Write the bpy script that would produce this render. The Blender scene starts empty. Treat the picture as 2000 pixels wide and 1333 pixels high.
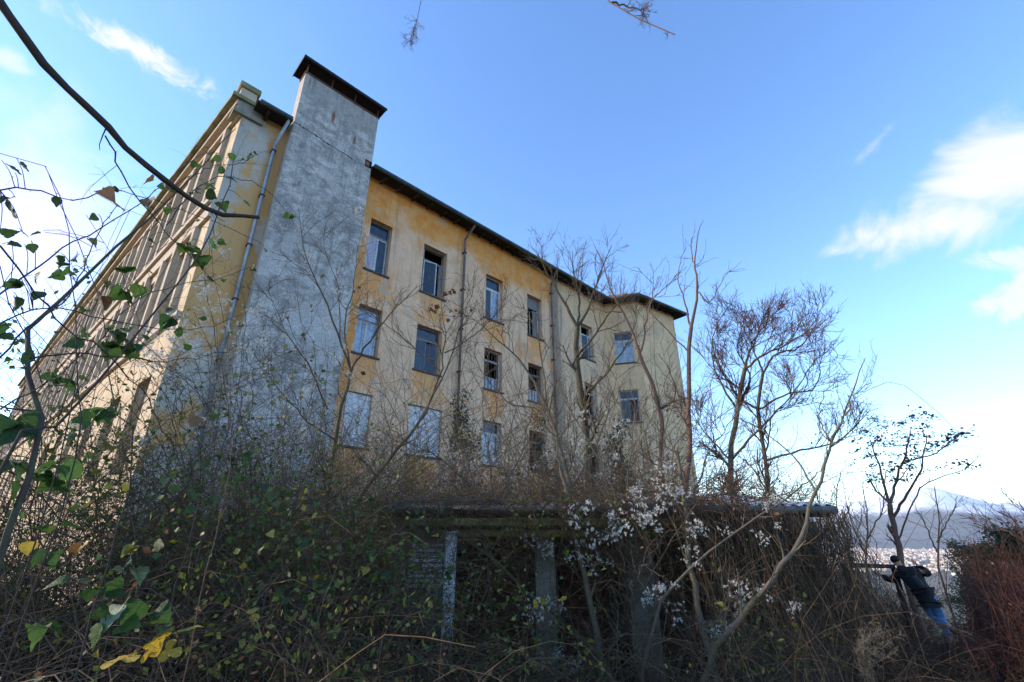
import bpy, bmesh, math, random
import numpy as np
from mathutils import Vector, Matrix
R = math.radians
scene = bpy.context.scene
COL = scene.collection
rng = np.random.default_rng(11)
random.seed(5)
EYE = 1.6
TILT = R(22.9)
FPX = 920.0

# ------------------------------------------------------------ camera, sky, sun, exposure
cam_d = bpy.data.cameras.new('camera'); cam = bpy.data.objects.new('camera', cam_d); COL.objects.link(cam)
cam_d.sensor_width = 36; cam_d.lens = 36 * FPX / 2000; cam_d.clip_start = .05; cam_d.clip_end = 90000
cam.location = (0, 0, EYE); cam.rotation_euler = (R(90) + TILT, 0, 0)
scene.camera = cam

SUN_AZ, SUN_EL = -90, 21          # azimuth from +Y towards +X, in degrees
world = bpy.data.worlds.new('World'); scene.world = world; world.use_nodes = True
scene.view_settings.view_transform = 'Standard'; scene.view_settings.look = 'None'
scene.view_settings.gamma = 1; scene.view_settings.exposure = 1.68
scene.view_settings.use_curve_mapping = False
sun_d = bpy.data.lights.new('sun', 'SUN'); sun = bpy.data.objects.new('sun', sun_d); COL.objects.link(sun)
sun_d.energy = 2.0; sun_d.angle = R(.6); sun_d.color = (1, .82, .64)
sdir = Vector((math.sin(R(SUN_AZ)) * math.cos(R(SUN_EL)), math.cos(R(SUN_AZ)) * math.cos(R(SUN_EL)), math.sin(R(SUN_EL))))
sun.rotation_euler = sdir.to_track_quat('Z', 'Y').to_euler()
SKY_STRENGTH = 0.15
world.cycles.sampling_method = 'MANUAL'; world.cycles.sample_map_resolution = 256

# ------------------------------------------------------------ helpers: photo pixel -> direction / point
def ray(x, y):
    xc = (x - 1000) / FPX; yc = -(y - 666.5) / FPX
    c, s = math.cos(TILT), math.sin(TILT)
    return np.array([xc, c - s * yc, s + c * yc])
def P(x, y, r):
    d = ray(x, y); return d * (r / math.hypot(d[0], d[1])) + np.array([0, 0, EYE])
def V(x, y):
    d = ray(x, y); return d / np.linalg.norm(d)

# ------------------------------------------------------------ node helpers
class NT:
    def __init__(s, tree): s.t = tree; s.n = tree.nodes; s.l = tree.links
    def new(s, typ, **kw):
        n = s.n.new(typ)
        for k, v in kw.items(): setattr(n, k, v)
        return n
    def link(s, a, b): s.l.new(a, b)
    def put(s, sock, v):
        if hasattr(v, 'is_linked') or hasattr(v, 'links'): s.l.new(v, sock)
        else: sock.default_value = v
    def math(s, op, a, b=0.0, c=None, clamp=False):
        n = s.new('ShaderNodeMath', operation=op, use_clamp=clamp)
        s.put(n.inputs[0], a); s.put(n.inputs[1], b)
        if c is not None: s.put(n.inputs[2], c)
        return n.outputs[0]
    def vdot(s, a, vec):
        n = s.new('ShaderNodeVectorMath', operation='DOT_PRODUCT'); s.link(a, n.inputs[0]); n.inputs[1].default_value = vec
        return n.outputs['Value']
    def vmul(s, a, vec):
        n = s.new('ShaderNodeVectorMath', operation='MULTIPLY'); s.link(a, n.inputs[0]); n.inputs[1].default_value = vec
        return n.outputs[0]
    def noise(s, vec, scale, detail=4, rough=.55, dist=0.0):
        n = s.new('ShaderNodeTexNoise'); s.link(vec, n.inputs['Vector'])
        n.inputs['Scale'].default_value = scale; n.inputs['Detail'].default_value = detail
        n.inputs['Roughness'].default_value = rough; n.inputs['Distortion'].default_value = dist
        return n.outputs[0]
    def ss(s, v, a, b):
        n = s.new('ShaderNodeMapRange', interpolation_type='SMOOTHSTEP'); s.put(n.inputs[0], v)
        n.inputs[1].default_value = a; n.inputs[2].default_value = b
        return n.outputs[0]
    def mix(s, f, a, b, mode='MIX'):
        n = s.new('ShaderNodeMix', data_type='RGBA', blend_type=mode)
        s.put(n.inputs[0], f)
        for sock, v in ((n.inputs[6], a), (n.inputs[7], b)):
            if isinstance(v, (tuple, list)): sock.default_value = (*v[:3], 1)
            else: s.link(v, sock)
        return n.outputs[2]
    def sep(s, v):
        n = s.new('ShaderNodeSeparateXYZ'); s.link(v, n.inputs[0]); return n.outputs
    def comb(s, x, y, z):
        n = s.new('ShaderNodeCombineXYZ')
        for i, v in enumerate((x, y, z)): s.put(n.inputs[i], v)
        return n.outputs[0]

def material(name, build):
    m = bpy.data.materials.new(name); m.use_nodes = True
    t = NT(m.node_tree); b = t.n['Principled BSDF']; out = t.n['Material Output']
    build(t, b, out, t.new('ShaderNodeTexCoord').outputs)
    return m
def bump(t, b, h, strength=.4, dist=.02):
    n = t.new('ShaderNodeBump'); n.inputs['Strength'].default_value = strength; n.inputs['Distance'].default_value = dist
    t.link(h, n.inputs['Height']); t.link(n.outputs[0], b.inputs['Normal'])
def simple(name, c, c2=None, scale=6, rough=.8, metallic=0, bmp=.2, spec=.3, stretch=(1, 1, 1)):
    def f(t, b, out, tc):
        v = t.vmul(tc['Object'], stretch)
        n = t.noise(v, scale, 6, .65)
        t.link(t.mix(t.ss(n, .3, .7), c, c2 or tuple(x * .6 for x in c)), b.inputs['Base Color'])
        b.inputs['Roughness'].default_value = rough; b.inputs['Metallic'].default_value = metallic
        b.inputs['Specular IOR Level'].default_value = spec
        if bmp: bump(t, b, t.noise(v, scale * 4, 5), bmp)
    return material(name, f)

# ------------------------------------------------------------ sky
def build_world():
    t = NT(world.node_tree); bg = t.n['Background']
    tc = t.new('ShaderNodeTexCoord').outputs['Generated']
    sky = t.new('ShaderNodeTexSky', sky_type='NISHITA', sun_disc=False)
    sky.sun_elevation = R(SUN_EL); sky.sun_rotation = R(SUN_AZ)
    sky.air_density = 1.0; sky.dust_density = .15; sky.ozone_density = 1.7; sky.altitude = 300
    d = t.sep(tc)
    # wind-stretched cloud field on a flat layer
    zz = t.math('ADD', t.math('MAXIMUM', d[2], 0.0), .12)
    lay = t.comb(t.math('DIVIDE', d[0], zz), t.math('DIVIDE', d[1], zz), 0.0)
    n1 = t.noise(t.vmul(tc, (1, 1, 1.6)), 5.5, 6, .62, .6)
    n2 = t.noise(tc, 17, 5, .68, 1.1)
    wisp = t.noise(t.vmul(lay, (1.0, .35, 1)), 1.3, 4, .66, .5)
    dens = t.math('MULTIPLY', t.ss(wisp, .60, .85), .35)
    def blob(a, b, half_w, soft, n_amt, n, gain):
        """cloud stretched between sky directions a and b"""
        nonlocal dens
        A = Vector(V(*a)); B = Vector(V(*b)); c = ((A + B) / 2).normalized()
        ax = (B - A); L = ax.length / 2; ax = (ax - c * ax.dot(c)).normalized(); up = c.cross(ax)
        p = t.math('DIVIDE', t.vdot(tc, ax), L)
        q = t.math('DIVIDE', t.vdot(tc, up), half_w)
        f = t.math('MAXIMUM', t.vdot(tc, c), 0.0)
        e = t.math('SUBTRACT', 1.0, t.math('SQRT', t.math('ADD', t.math('MULTIPLY', p, p), t.math('MULTIPLY', q, q))))
        e = t.math('ADD', e, t.math('MULTIPLY', t.math('SUBTRACT', n, .5), n_amt))
        v = t.math('MULTIPLY', t.ss(e, 0.0, soft), gain)
        v = t.math('MULTIPLY', v, t.ss(f, .5, .8))
        dens = t.math('MAXIMUM', dens, v)
    blob((1650, 470), (2090, 400), .065, .8, 2.8, n1, .97)
    blob((1790, 420), (2120, 250), .10, .9, 2.8, n1, .93)
    blob((1900, 640), (2060, 520), .03, .6, 2.4, n2, .8)
    blob((1880, 500), (2100, 515), .02, .6, 2.2, n2, .7)
    blob((70, -10), (440, 195), .027, 1.1, 2.6, n2, .95)
    blob((-60, 80), (80, 150), .02, .9, 2.0, n2, .6)
    blob((-350, 420), (330, 480), .22, .9, 1.3, n1, .95)
    blob((-150, 640), (200, 560), .16, .9, 1.2, n1, .9)
    blob((1660, 330), (1760, 230), .012, .9, 2.2, n2, .35)
    blob((1500, 900), (2600, 910), .06, 1.0, 1.0, n1, .8)
    hs = t.new('ShaderNodeHueSaturation'); hs.inputs['Saturation'].default_value = 1.18; hs.inputs['Hue'].default_value = .507
    t.link(sky.outputs[0], hs.inputs['Color']); skyc = hs.outputs[0]
    # clouds scatter sun and sky light: brightness of a thin white layer at this exposure
    s2 = t.new('ShaderNodeVectorMath', operation='SCALE'); s2.inputs[3].default_value = 1.0; t.link(skyc, s2.inputs[0])
    white = t.mix(1.0, s2.outputs[0], (2.25, 2.25, 2.3), 'LIGHTEN')
    col = t.mix(dens, s2.outputs[0], white)
    t.link(col, bg.inputs[0]); bg.inputs[1].default_value = SKY_STRENGTH
build_world()

# ------------------------------------------------------------ mesh helpers
def tagp(o, label=None, cat=None, group=None, kind=None):
    if label: o['label'] = label
    if cat: o['category'] = cat
    if group: o['group'] = group
    if kind: o['kind'] = kind
    return o
def link(name, me, mat=None, parent=None, smooth=False):
    o = bpy.data.objects.new(name, me); COL.objects.link(o)
    if mat is not None and not me.materials: me.materials.append(mat)
    if parent is not None: o.parent = parent
    if smooth: me.polygons.foreach_set('use_smooth', [True] * len(me.polygons))
    return o
def empty(name, loc=(0, 0, 0), rz=0.0, parent=None):
    o = bpy.data.objects.new(name, None); COL.objects.link(o); o.location = loc; o.rotation_euler = (0, 0, rz)
    o.empty_display_size = .2
    if parent: o.parent = parent
    return o
def fast(name, verts, faces, mat=None, parent=None, smooth=False):
    """verts (n,3), faces (m,k) numpy"""
    verts = np.asarray(verts, np.float32); faces = np.asarray(faces, np.int32)
    me = bpy.data.meshes.new(name); m, k = faces.shape
    me.vertices.add(len(verts)); me.vertices.foreach_set('co', verts.ravel())
    me.loops.add(m * k); me.loops.foreach_set('vertex_index', faces.ravel())
    me.polygons.add(m); me.polygons.foreach_set('loop_start', np.arange(0, m * k, k, dtype=np.int32))
    me.polygons.foreach_set('loop_total', np.full(m, k, np.int32))
    if smooth: me.polygons.foreach_set('use_smooth', np.ones(m, bool))
    me.update(calc_edges=True)
    return link(name, me, mat, parent)
class MB:
    """collects solids for ONE mesh"""
    def __init__(s): s.v = []; s.f = []
    def quad(s, *p):
        i = len(s.v); s.v += [tuple(q) for q in p]; s.f.append(tuple(range(i, i + len(p)))); return s
    def box(s, x0, x1, y0, y1, z0, z1):
        i = len(s.v)
        s.v += [(x, y, z) for z in (z0, z1) for x, y in ((x0, y0), (x1, y0), (x1, y1), (x0, y1))]
        s.f += [tuple(i + k for k in q) for q in ((3, 2, 1, 0), (4, 5, 6, 7), (0, 1, 5, 4), (1, 2, 6, 5), (2, 3, 7, 6), (3, 0, 4, 7))]
        return s
    def bar(s, a, b, w, h=None):
        a = Vector(a); b = Vector(b); d = (b - a).normalized(); h = h or w
        ref = Vector((0, 0, 1)) if abs(d.z) < .95 else Vector((0, 1, 0))
        sx = d.cross(ref).normalized() * w / 2; sz = d.cross(sx).normalized() * h / 2
        i = len(s.v)
        for p in (a, b):
            for k, m in ((-1, -1), (1, -1), (1, 1), (-1, 1)): s.v.append(tuple(p + sx * k + sz * m))
        s.f += [tuple(i + k for k in q) for q in ((0, 1, 2, 3), (7, 6, 5, 4), (0, 4, 5, 1), (1, 5, 6, 2), (2, 6, 7, 3), (3, 7, 4, 0))]
        return s
    def tube(s, pts, rad, n=10):
        pts = [Vector(p) for p in pts]; rings = []
        for k, p in enumerate(pts):
            d = (pts[min(k + 1, len(pts) - 1)] - pts[max(k - 1, 0)]).normalized()
            ref = Vector((0, 0, 1)) if abs(d.z) < .9 else Vector((1, 0, 0))
            a = d.cross(ref).normalized(); b = d.cross(a)
            rr = rad[k] if isinstance(rad, (list, tuple)) else rad
            rings.append(len(s.v))
            s.v += [tuple(p + (a * math.cos(2 * math.pi * q / n) + b * math.sin(2 * math.pi * q / n)) * rr) for q in range(n)]
        for u, w in zip(rings, rings[1:]):
            s.f += [(u + q, u + (q + 1) % n, w + (q + 1) % n, w + q) for q in range(n)]
        s.f += [tuple(rings[0] + q for q in reversed(range(n))), tuple(rings[-1] + q for q in range(n))]
        return s
    def build(s, name, mat, parent=None, bevel=0, smooth=False):
        me = bpy.data.meshes.new(name); me.from_pydata(s.v, [], s.f); me.update()
        bm = bmesh.new(); bm.from_mesh(me); bmesh.ops.recalc_face_normals(bm, faces=bm.faces)
        if bevel: bmesh.ops.bevel(bm, geom=list(bm.edges), offset=bevel, segments=1, affect='EDGES')
        bm.to_mesh(me); bm.free()
        return link(name, me, mat, parent, smooth)

# ---- branches: arrays of polylines (K,N,3) with radii (K,N)
def norm(a): return a / np.maximum(np.linalg.norm(a, axis=-1, keepdims=True), 1e-9)
def tube_arrays(Pp, Rr, S):
    K, N, _ = Pp.shape
    T = np.empty_like(Pp); T[:, 1:-1] = Pp[:, 2:] - Pp[:, :-2]; T[:, 0] = Pp[:, 1] - Pp[:, 0]; T[:, -1] = Pp[:, -1] - Pp[:, -2]
    T = norm(T)
    ref = np.zeros_like(T); ref[..., 0] = .31; ref[..., 1] = .83; ref[..., 2] = .46
    A = norm(np.cross(T, ref)); B = np.cross(T, A)
    ang = np.arange(S) * 2 * np.pi / S
    ring = A[:, :, None] * np.cos(ang)[None, None, :, None] + B[:, :, None] * np.sin(ang)[None, None, :, None]
    v = (Pp[:, :, None] + ring * Rr[:, :, None, None]).reshape(-1, 3)
    k = np.arange(K)[:, None, None] * N * S; i = np.arange(N - 1)[None, :, None] * S; j = np.arange(S)[None, None, :]
    j2 = (j + 1) % S
    f = np.stack([k + i + j, k + i + j2, k + i + S + j2, k + i + S + j], -1).reshape(-1, 4)
    return v, f
def tubes(name, sets, mat, parent=None, smooth=True):
    vs, fs, o = [], [], 0
    for Pp, Rr, S in sets:
        v, f = tube_arrays(Pp, Rr, S); vs.append(v); fs.append(f + o); o += len(v)
    return fast(name, np.concatenate(vs), np.concatenate(fs), mat, parent, smooth)
def resample(pts, n, jit=0.0, rg=rng):
    pts = np.asarray(pts, float); m = len(pts)
    q = np.vstack([2 * pts[0] - pts[1], pts, 2 * pts[-1] - pts[-2]])
    seg = np.linalg.norm(np.diff(pts, axis=0), axis=1); cum = np.concatenate([[0], np.cumsum(seg)]); cum /= cum[-1]
    u = np.linspace(0, 1, n); idx = np.clip(np.searchsorted(cum, u, 'right') - 1, 0, m - 2)
    t = ((u - cum[idx]) / (cum[idx + 1] - cum[idx]))[:, None]
    p0, p1, p2, p3 = q[idx], q[idx + 1], q[idx + 2], q[idx + 3]
    out = .5 * (2 * p1 + (p2 - p0) * t + (2 * p0 - 5 * p1 + 4 * p2 - p3) * t ** 2 + (3 * p1 - p0 - 3 * p2 + p3) * t ** 3)
    if jit: out[1:-1] += rg.normal(0, jit, out[1:-1].shape)
    return out
def shoots(Pp, Rr, n, length, ang, N=6, up=.1, curv=.15, tmin=.2, tmax=1.0, rmul=.6, rtip=.35, rmin=.0015, rg=rng, bias=None):
    """side shoots on every branch of a batch"""
    K, M, _ = Pp.shape
    idx = np.repeat(np.arange(K), n); k = len(idx)
    t = rg.uniform(tmin, tmax, k) * (M - 1); i = np.minimum(t.astype(int), M - 2); f = (t - i)[:, None]
    pos = Pp[idx, i] * (1 - f) + Pp[idx, i + 1] * f
    tan = norm(Pp[idx, i + 1] - Pp[idx, i]); r0 = Rr[idx, i] * rmul
    perp = norm(np.cross(tan, rg.normal(size=(k, 3))))
    a = rg.uniform(*ang, k)[:, None]
    d = norm(tan * np.cos(a) + perp * np.sin(a) + np.array([0, 0, up]))
    if bias is not None: d = norm(d + np.asarray(bias))
    L = rg.uniform(*length, k) * (1 - .45 * t / (M - 1))
    out = np.empty((k, N, 3)); out[:, 0] = pos; p = pos.copy()
    for s in range(1, N):
        d = norm(d + rg.normal(0, curv, (k, 3)) + np.array([0, 0, up * .5])); p = p + d * (L / (N - 1))[:, None]; out[:, s] = p
    rad = np.maximum(r0, rmin)[:, None] * np.linspace(1, rtip, N)[None]
    return out, np.maximum(rad, rmin * .6)
def arches(base, L, r0, N=9, lean=.5, droop=.12, curv=.12, rg=rng, up=1.0):
    """canes that rise from base points and arch over"""
    k = len(base); a = rg.uniform(0, 2 * np.pi, k)
    d = norm(np.stack([np.cos(a) * lean, np.sin(a) * lean, np.full(k, up)], -1) + rg.normal(0, .25, (k, 3)))
    out = np.empty((k, N, 3)); p = np.asarray(base, float).copy(); out[:, 0] = p
    st = (L / (N - 1))[:, None]
    for s in range(1, N):
        d = norm(d + rg.normal(0, curv, (k, 3)) - np.array([0, 0, droop]) * (1 + s * .25)); p = p + d * st; out[:, s] = p
    rad = r0[:, None] * np.linspace(1, .4, N)[None]
    return out, rad
def leaf_cards(pos, size, rg=rng, flat=.5):
    """small folded leaves: 5 points, 4 triangles each"""
    k = len(pos)
    nrm = norm(rg.normal(size=(k, 3)) + np.array([0, 0, flat])); ax = norm(np.cross(nrm, rg.normal(size=(k, 3)))); bx = np.cross(nrm, ax)
    s = size[:, None]; w = rg.uniform(.26, .42, (k, 1)); h = rg.uniform(.02, .16, (k, 1))
    b = pos; tip = pos + ax * s; mid = pos + ax * s * .5 - nrm * s * h
    l = pos + ax * s * .45 + bx * s * w; r = pos + ax * s * .45 - bx * s * w
    v = np.stack([b, l, tip, r, mid], 1).reshape(-1, 3)
    o = np.arange(k)[:, None] * 5
    f = np.concatenate([o + np.array([q]) for q in ((0, 4, 1), (1, 4, 2), (2, 4, 3), (3, 4, 0))])
    return v, f

# ------------------------------------------------------------ materials of the building
def facade_mat():
    def f(t, b, out, tc):
        o = tc['Object']; x, y, z = t.sep(o)
        big = t.noise(o, .55, 6, .6, .3); mid = t.noise(o, 2.2, 8, .68, .4); fine = t.noise(o, 14, 6, .7)
        strk = t.noise(t.vmul(o, (5, 5, .35)), 1.0, 6, .7, .5)
        hor = t.noise(t.vmul(o, (.5, .5, 4)), 1.0, 5, .6)
        cream = t.mix(t.ss(mid, .3, .7), (.84, .53, .33), (.70, .44, .27))
        ochre = t.mix(t.ss(mid, .35, .65), (.72, .235, .032), (.76, .36, .10))
        # old ochre paint survives where rain does not reach: under the eaves, under sills; elsewhere washed to cream
        top = t.ss(t.math('ADD', z, t.math('MULTIPLY', t.math('SUBTRACT', big, .5), 5.5)), 12.7, 13.9)
        pat = t.ss(t.math('ADD', big, t.math('MULTIPLY', t.math('SUBTRACT', strk, .5), .35)), .55, .72)
        keep = t.math('MAXIMUM', top, t.math('MULTIPLY', pat, .8))
        def patch(x0, x1, z0, z1, amt=.9):
            nonlocal keep
            e = t.math('MULTIPLY', t.math('SUBTRACT', mid, .5), 2.6)
            xx = t.math('ADD', x, e); zz = t.math('ADD', z, e)
            m = t.math('MULTIPLY', t.math('MULTIPLY', t.ss(xx, x0 - .1, x0 + .12), t.ss(xx, x1 + .12, x1 - .1)),
                       t.math('MULTIPLY', t.ss(zz, z0 - .3, z0 + .3), t.ss(zz, z1 + .3, z1 - .1)))
            keep = t.math('MAXIMUM', keep, t.math('MULTIPLY', m, amt))
        for x0, x1 in ((6.6, 7.6), (9.1, 10.3), (12.6, 13.7), (15.4, 16.5)):
            for z0 in (10.8, 7.5, 4.3): patch(x0 + .0, x1 - .0, z0 - 1.15, z0, .75)
        patch(6.1, 6.6, 5.6, 11.8, .9)
        col = t.mix(keep, cream, ochre)
        # right end of the facade keeps a paler, greyer coat
        east = t.ss(t.math('ADD', x, t.math('MULTIPLY', t.math('SUBTRACT', mid, .5), .5)), 17.0, 17.35)
        col = t.mix(t.math('MULTIPLY', east, .85), col, t.mix(t.ss(mid, .3, .7), (.80, .54, .33), (.66, .45, .28)))
        grey = t.mix(t.ss(fine, .3, .7), (.46, .42, .37), (.34, .31, .28))
        bare = t.ss(t.math('ADD', mid, t.math('MULTIPLY', big, .5)), .83, .95)
        col = t.mix(t.math('MULTIPLY', bare, .75), col, grey)
        low = t.ss(t.math('ADD', z, t.math('MULTIPLY', mid, 3)), 5.6, 3.6)
        col = t.mix(t.math('MULTIPLY', low, .55), col, grey)
        # streaked dirt, damp band beside the wing
        col = t.mix(t.math('MULTIPLY', t.ss(strk, .5, .74), .55), col, (.26, .18, .12))
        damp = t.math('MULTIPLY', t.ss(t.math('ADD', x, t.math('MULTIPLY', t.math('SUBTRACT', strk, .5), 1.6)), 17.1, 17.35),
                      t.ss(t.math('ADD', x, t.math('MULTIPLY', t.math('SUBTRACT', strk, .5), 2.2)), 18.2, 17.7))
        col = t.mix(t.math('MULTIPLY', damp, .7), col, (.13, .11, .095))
        col = t.mix(t.math('MULTIPLY', t.ss(hor, .55, .75), .16), col, (.75, .66, .52))
        col = t.mix(t.math('MULTIPLY', t.ss(fine, .5, .72), .4), col, (.26, .18, .11))
        pit = t.noise(t.vmul(o, (1, 1, 1.6)), 40, 5, .8)
        col = t.mix(t.math('MULTIPLY', t.ss(pit, .5, .66), .35), col, (.82, .66, .48))
        t.link(col, b.inputs['Base Color']); b.inputs['Roughness'].default_value = .92; b.inputs['Specular IOR Level'].default_value = .15
        h = t.math('ADD', t.math('MULTIPLY', mid, .8), t.math('MULTIPLY', fine, .35))
        bump(t, b, h, .5, .03)
    return material('faded_ochre_plaster', f)
def corner_mat():
    def f(t, b, out, tc):
        o = tc['Object']; x, y, z = t.sep(o)
        mid = t.noise(o, 1.5, 8, .66, .5); fine = t.noise(o, 12, 6, .7); big = t.noise(t.vmul(o, (1, 1, .7)), .45, 5, .6, .2)
        ochre = t.mix(t.ss(mid, .3, .7), (.60, .32, .11), (.54, .33, .15))
        grey = t.mix(t.ss(mid, .3, .7), (.50, .45, .38), (.40, .37, .33))
        k = t.ss(t.math('ADD', big, t.math('MULTIPLY', mid, .3)), .60, .68)
        col = t.mix(k, grey, ochre)
        col = t.mix(t.math('MULTIPLY', t.ss(mid, .62, .72), .9), col, (.40, .2, .08))
        strk = t.noise(t.vmul(o, (6, 6, .4)), 1.0, 6, .7, .5)
        col = t.mix(t.math('MULTIPLY', t.ss(strk, .5, .8), .45), col, (.17, .14, .11))
        t.link(col, b.inputs['Base Color']); b.inputs['Roughness'].default_value = .93; b.inputs['Specular IOR Level'].default_value = .15
        bump(t, b, t.math('ADD', mid, t.math('MULTIPLY', fine, .3)), .5, .03)
    return material('patchy_corner_plaster', f)
def shaft_mat():
    def f(t, b, out, tc):
        o = tc['Object']; x, y, z = t.sep(o)
        big = t.noise(o, .6, 6, .6, .4); mid = t.noise(t.vmul(o, (1, 1, 1.4)), 2.6, 9, .72, .6); fine = t.noise(o, 22, 6, .75)
        strk = t.noise(t.vmul(o, (7, 7, .5)), 1.0, 6, .7, .4); diag = t.noise(t.vmul(o, (.8, .8, 5)), 1.0, 6, .65, 1.2)
        col = t.mix(t.ss(mid, .32, .68), (.24, .22, .20), (.68, .63, .57))
        col = t.mix(t.math('MULTIPLY', t.ss(big, .45, .7), .55), col, (.15, .14, .13))
        col = t.mix(t.math('MULTIPLY', t.ss(diag, .55, .75), .22), col, (.56, .56, .56))
        col = t.mix(t.math('MULTIPLY', t.ss(strk, .46, .66), .5), col, (.15, .14, .13))
        patchn = t.noise(t.vmul(o, (1, 1, .8)), .9, 3, .5, .8)
        col = t.mix(t.math('MULTIPLY', t.math('MULTIPLY', t.ss(patchn, .53, .56), t.ss(z, 12.5, 9.5)), .45), col, (.62, .59, .55))
        speck = t.noise(o, 55, 5, .8)
        col = t.mix(t.math('MULTIPLY', t.ss(speck, .5, .64), .55), col, (.70, .67, .63))
        col = t.mix(t.math('MULTIPLY', t.ss(fine, .46, .66), .75), col, (.13, .12, .115))
        up = t.ss(t.math('ADD', z, t.math('MULTIPLY', strk, 2.2)), 16.9, 18.4)
        col = t.mix(t.math('MULTIPLY', up, .55), col, (.36, .33, .29))
        top = t.math('MULTIPLY', t.ss(z, 16.2, 17.6), t.ss(strk, .48, .66))
        col = t.mix(t.math('MULTIPLY', top, .6), col, (.13, .12, .115))
        # rust runs from two old iron brackets
        for cx, cz, w, h in ((4.35, 16.35, .10, .42), (5.28, 15.85, .07, .30)):
            px = t.math('DIVIDE', t.math('SUBTRACT', x, cx), w); pz = t.math('DIVIDE', t.math('SUBTRACT', z, cz), h)
            e = t.math('SUBTRACT', 1.0, t.math('SQRT', t.math('ADD', t.math('MULTIPLY', px, px), t.math('MULTIPLY', pz, pz))))
            e = t.math('ADD', e, t.math('MULTIPLY', t.math('SUBTRACT', fine, .5), .9))
            col = t.mix(t.math('MULTIPLY', t.ss(e, .05, .6), .85), col, (.20, .065, .03))
        # old plaster crack right across, a little wavy
        ln = t.math('ADD', t.math('SUBTRACT', 15.15, t.math('MULTIPLY', t.math('SUBTRACT', x, 3.1), .10)),
                    t.math('MULTIPLY', t.math('SUBTRACT', t.noise(o, 3.0, 6, .7), .5), .35))
        dz = t.math('ABSOLUTE', t.math('SUBTRACT', z, ln))
        cr = t.math('MULTIPLY', t.ss(dz, .022, .008), t.ss(x, 5.5, 5.3))
        col = t.mix(cr, col, (.02, .02, .02))
        # sunlit cream painted into the colour of the flank facing the side street
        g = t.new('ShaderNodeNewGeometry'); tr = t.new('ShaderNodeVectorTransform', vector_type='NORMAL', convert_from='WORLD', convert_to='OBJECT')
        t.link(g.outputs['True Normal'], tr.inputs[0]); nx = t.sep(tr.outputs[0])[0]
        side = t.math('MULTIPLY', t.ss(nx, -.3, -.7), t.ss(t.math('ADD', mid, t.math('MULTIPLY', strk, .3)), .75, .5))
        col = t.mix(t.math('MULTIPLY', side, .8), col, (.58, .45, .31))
        t.link(col, b.inputs['Base Color']); b.inputs['Roughness'].default_value = .95; b.inputs['Specular IOR Level'].default_value = .12
        h = t.math('SUBTRACT', t.math('ADD', mid, t.math('MULTIPLY', fine, .4)), t.math('MULTIPLY', cr, 1.5))
        bump(t, b, h, .6, .03)
    return material('weathered_cement_render', f)
def wall_mat(name, c1, c2, dirt, amt=.5, moss=0):
    def f(t, b, out, tc):
        o = tc['Object']; mid = t.noise(o, 1.6, 8, .68, .4); fine = t.noise(o, 13, 6, .7)
        strk = t.noise(t.vmul(o, (5, 5, .4)), 1.0, 6, .7, .5)
        col = t.mix(t.ss(mid, .3, .7), c1, c2)
        col = t.mix(t.math('MULTIPLY', t.ss(strk, .48, .75), amt), col, dirt)
        col = t.mix(t.math('MULTIPLY', t.ss(fine, .5, .8), .4), col, dirt)
        if moss: col = t.mix(t.math('MULTIPLY', t.ss(mid, .42, .62), moss), col, (.10, .095, .022))
        t.link(col, b.inputs['Base Color']); b.inputs['Roughness'].default_value = .92; b.inputs['Specular IOR Level'].default_value = .15
        bump(t, b, t.math('ADD', mid, t.math('MULTIPLY', fine, .4)), .5, .025)
    return material(name, f)
M = {}
M['facade'] = facade_mat(); M['corner'] = corner_mat(); M['shaft'] = shaft_mat()
M['side'] = wall_mat('pale_side_plaster', (.64, .50, .33), (.48, .35, .22), (.22, .15, .10), .7)
M['side_trim'] = wall_mat('side_trim_stucco', (.54, .44, .34), (.46, .37, .28), (.26, .20, .15), .5)
M['coping'] = wall_mat('lichened_coping', (.34, .30, .20), (.28, .27, .14), (.10, .09, .06), .5, .5)
M['wing'] = wall_mat('cream_wing_plaster', (.88, .60, .33), (.62, .42, .26), (.34, .27, .18), .3)
M['capital'] = wall_mat('grimy_cornice', (.34, .32, .27), (.27, .26, .21), (.08, .075, .06), .6, .3)
M['soffit'] = simple('dark_soffit_boards', (.035, .028, .024), (.02, .017, .015), 3, .95)
M['rafter'] = simple('tarred_rafter', (.06, .045, .035), (.03, .024, .02), 5, .95)
M['tile'] = simple('clay_roof_tile', (.30, .13, .07), (.16, .08, .05), 3, .9)
M['gutter'] = simple('green_copper_gutter', (.075, .11, .11), (.04, .055, .06), 5, .6, .3)
M['pipe'] = simple('zinc_pipe', (.36, .40, .45), (.24, .27, .31), 3, .5, .35, .1)
M['rustpipe'] = simple('rusty_pipe', (.22, .17, .15), (.12, .09, .08), 4, .7, .3, .2)
M['cap'] = simple('rusty_black_sheet', (.012, .011, .012), (.022, .016, .014), 2, .75, .2)
M['iron'] = simple('rusted_iron', (.16, .075, .05), (.07, .045, .035), 9, .8, .3)
M['frame_white'] = simple('peeling_white_paint', (.66, .67, .68), (.36, .36, .35), 7, .7)
M['frame_grey'] = simple('weathered_grey_wood', (.26, .25, .24), (.14, .13, .12), 7, .85, 0, .3, .2, (4, 4, .6))
M['frame_blue'] = simple('blue_grey_wood', (.20, .25, .29), (.11, .13, .15), 6, .8)
M['board'] = simple('white_board', (.74, .75, .76), (.50, .50, .49), 2.5, .8)
M['curtain'] = simple('faded_lilac_curtain', (.50, .48, .56), (.36, .35, .44), 2, .9, 0, .3, .1, (8, 8, .6))
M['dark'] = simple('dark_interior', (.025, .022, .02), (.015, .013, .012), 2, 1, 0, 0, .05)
M['sill'] = simple('slate_sill', (.12, .115, .11), (.07, .066, .06), 5, .85)
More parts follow.
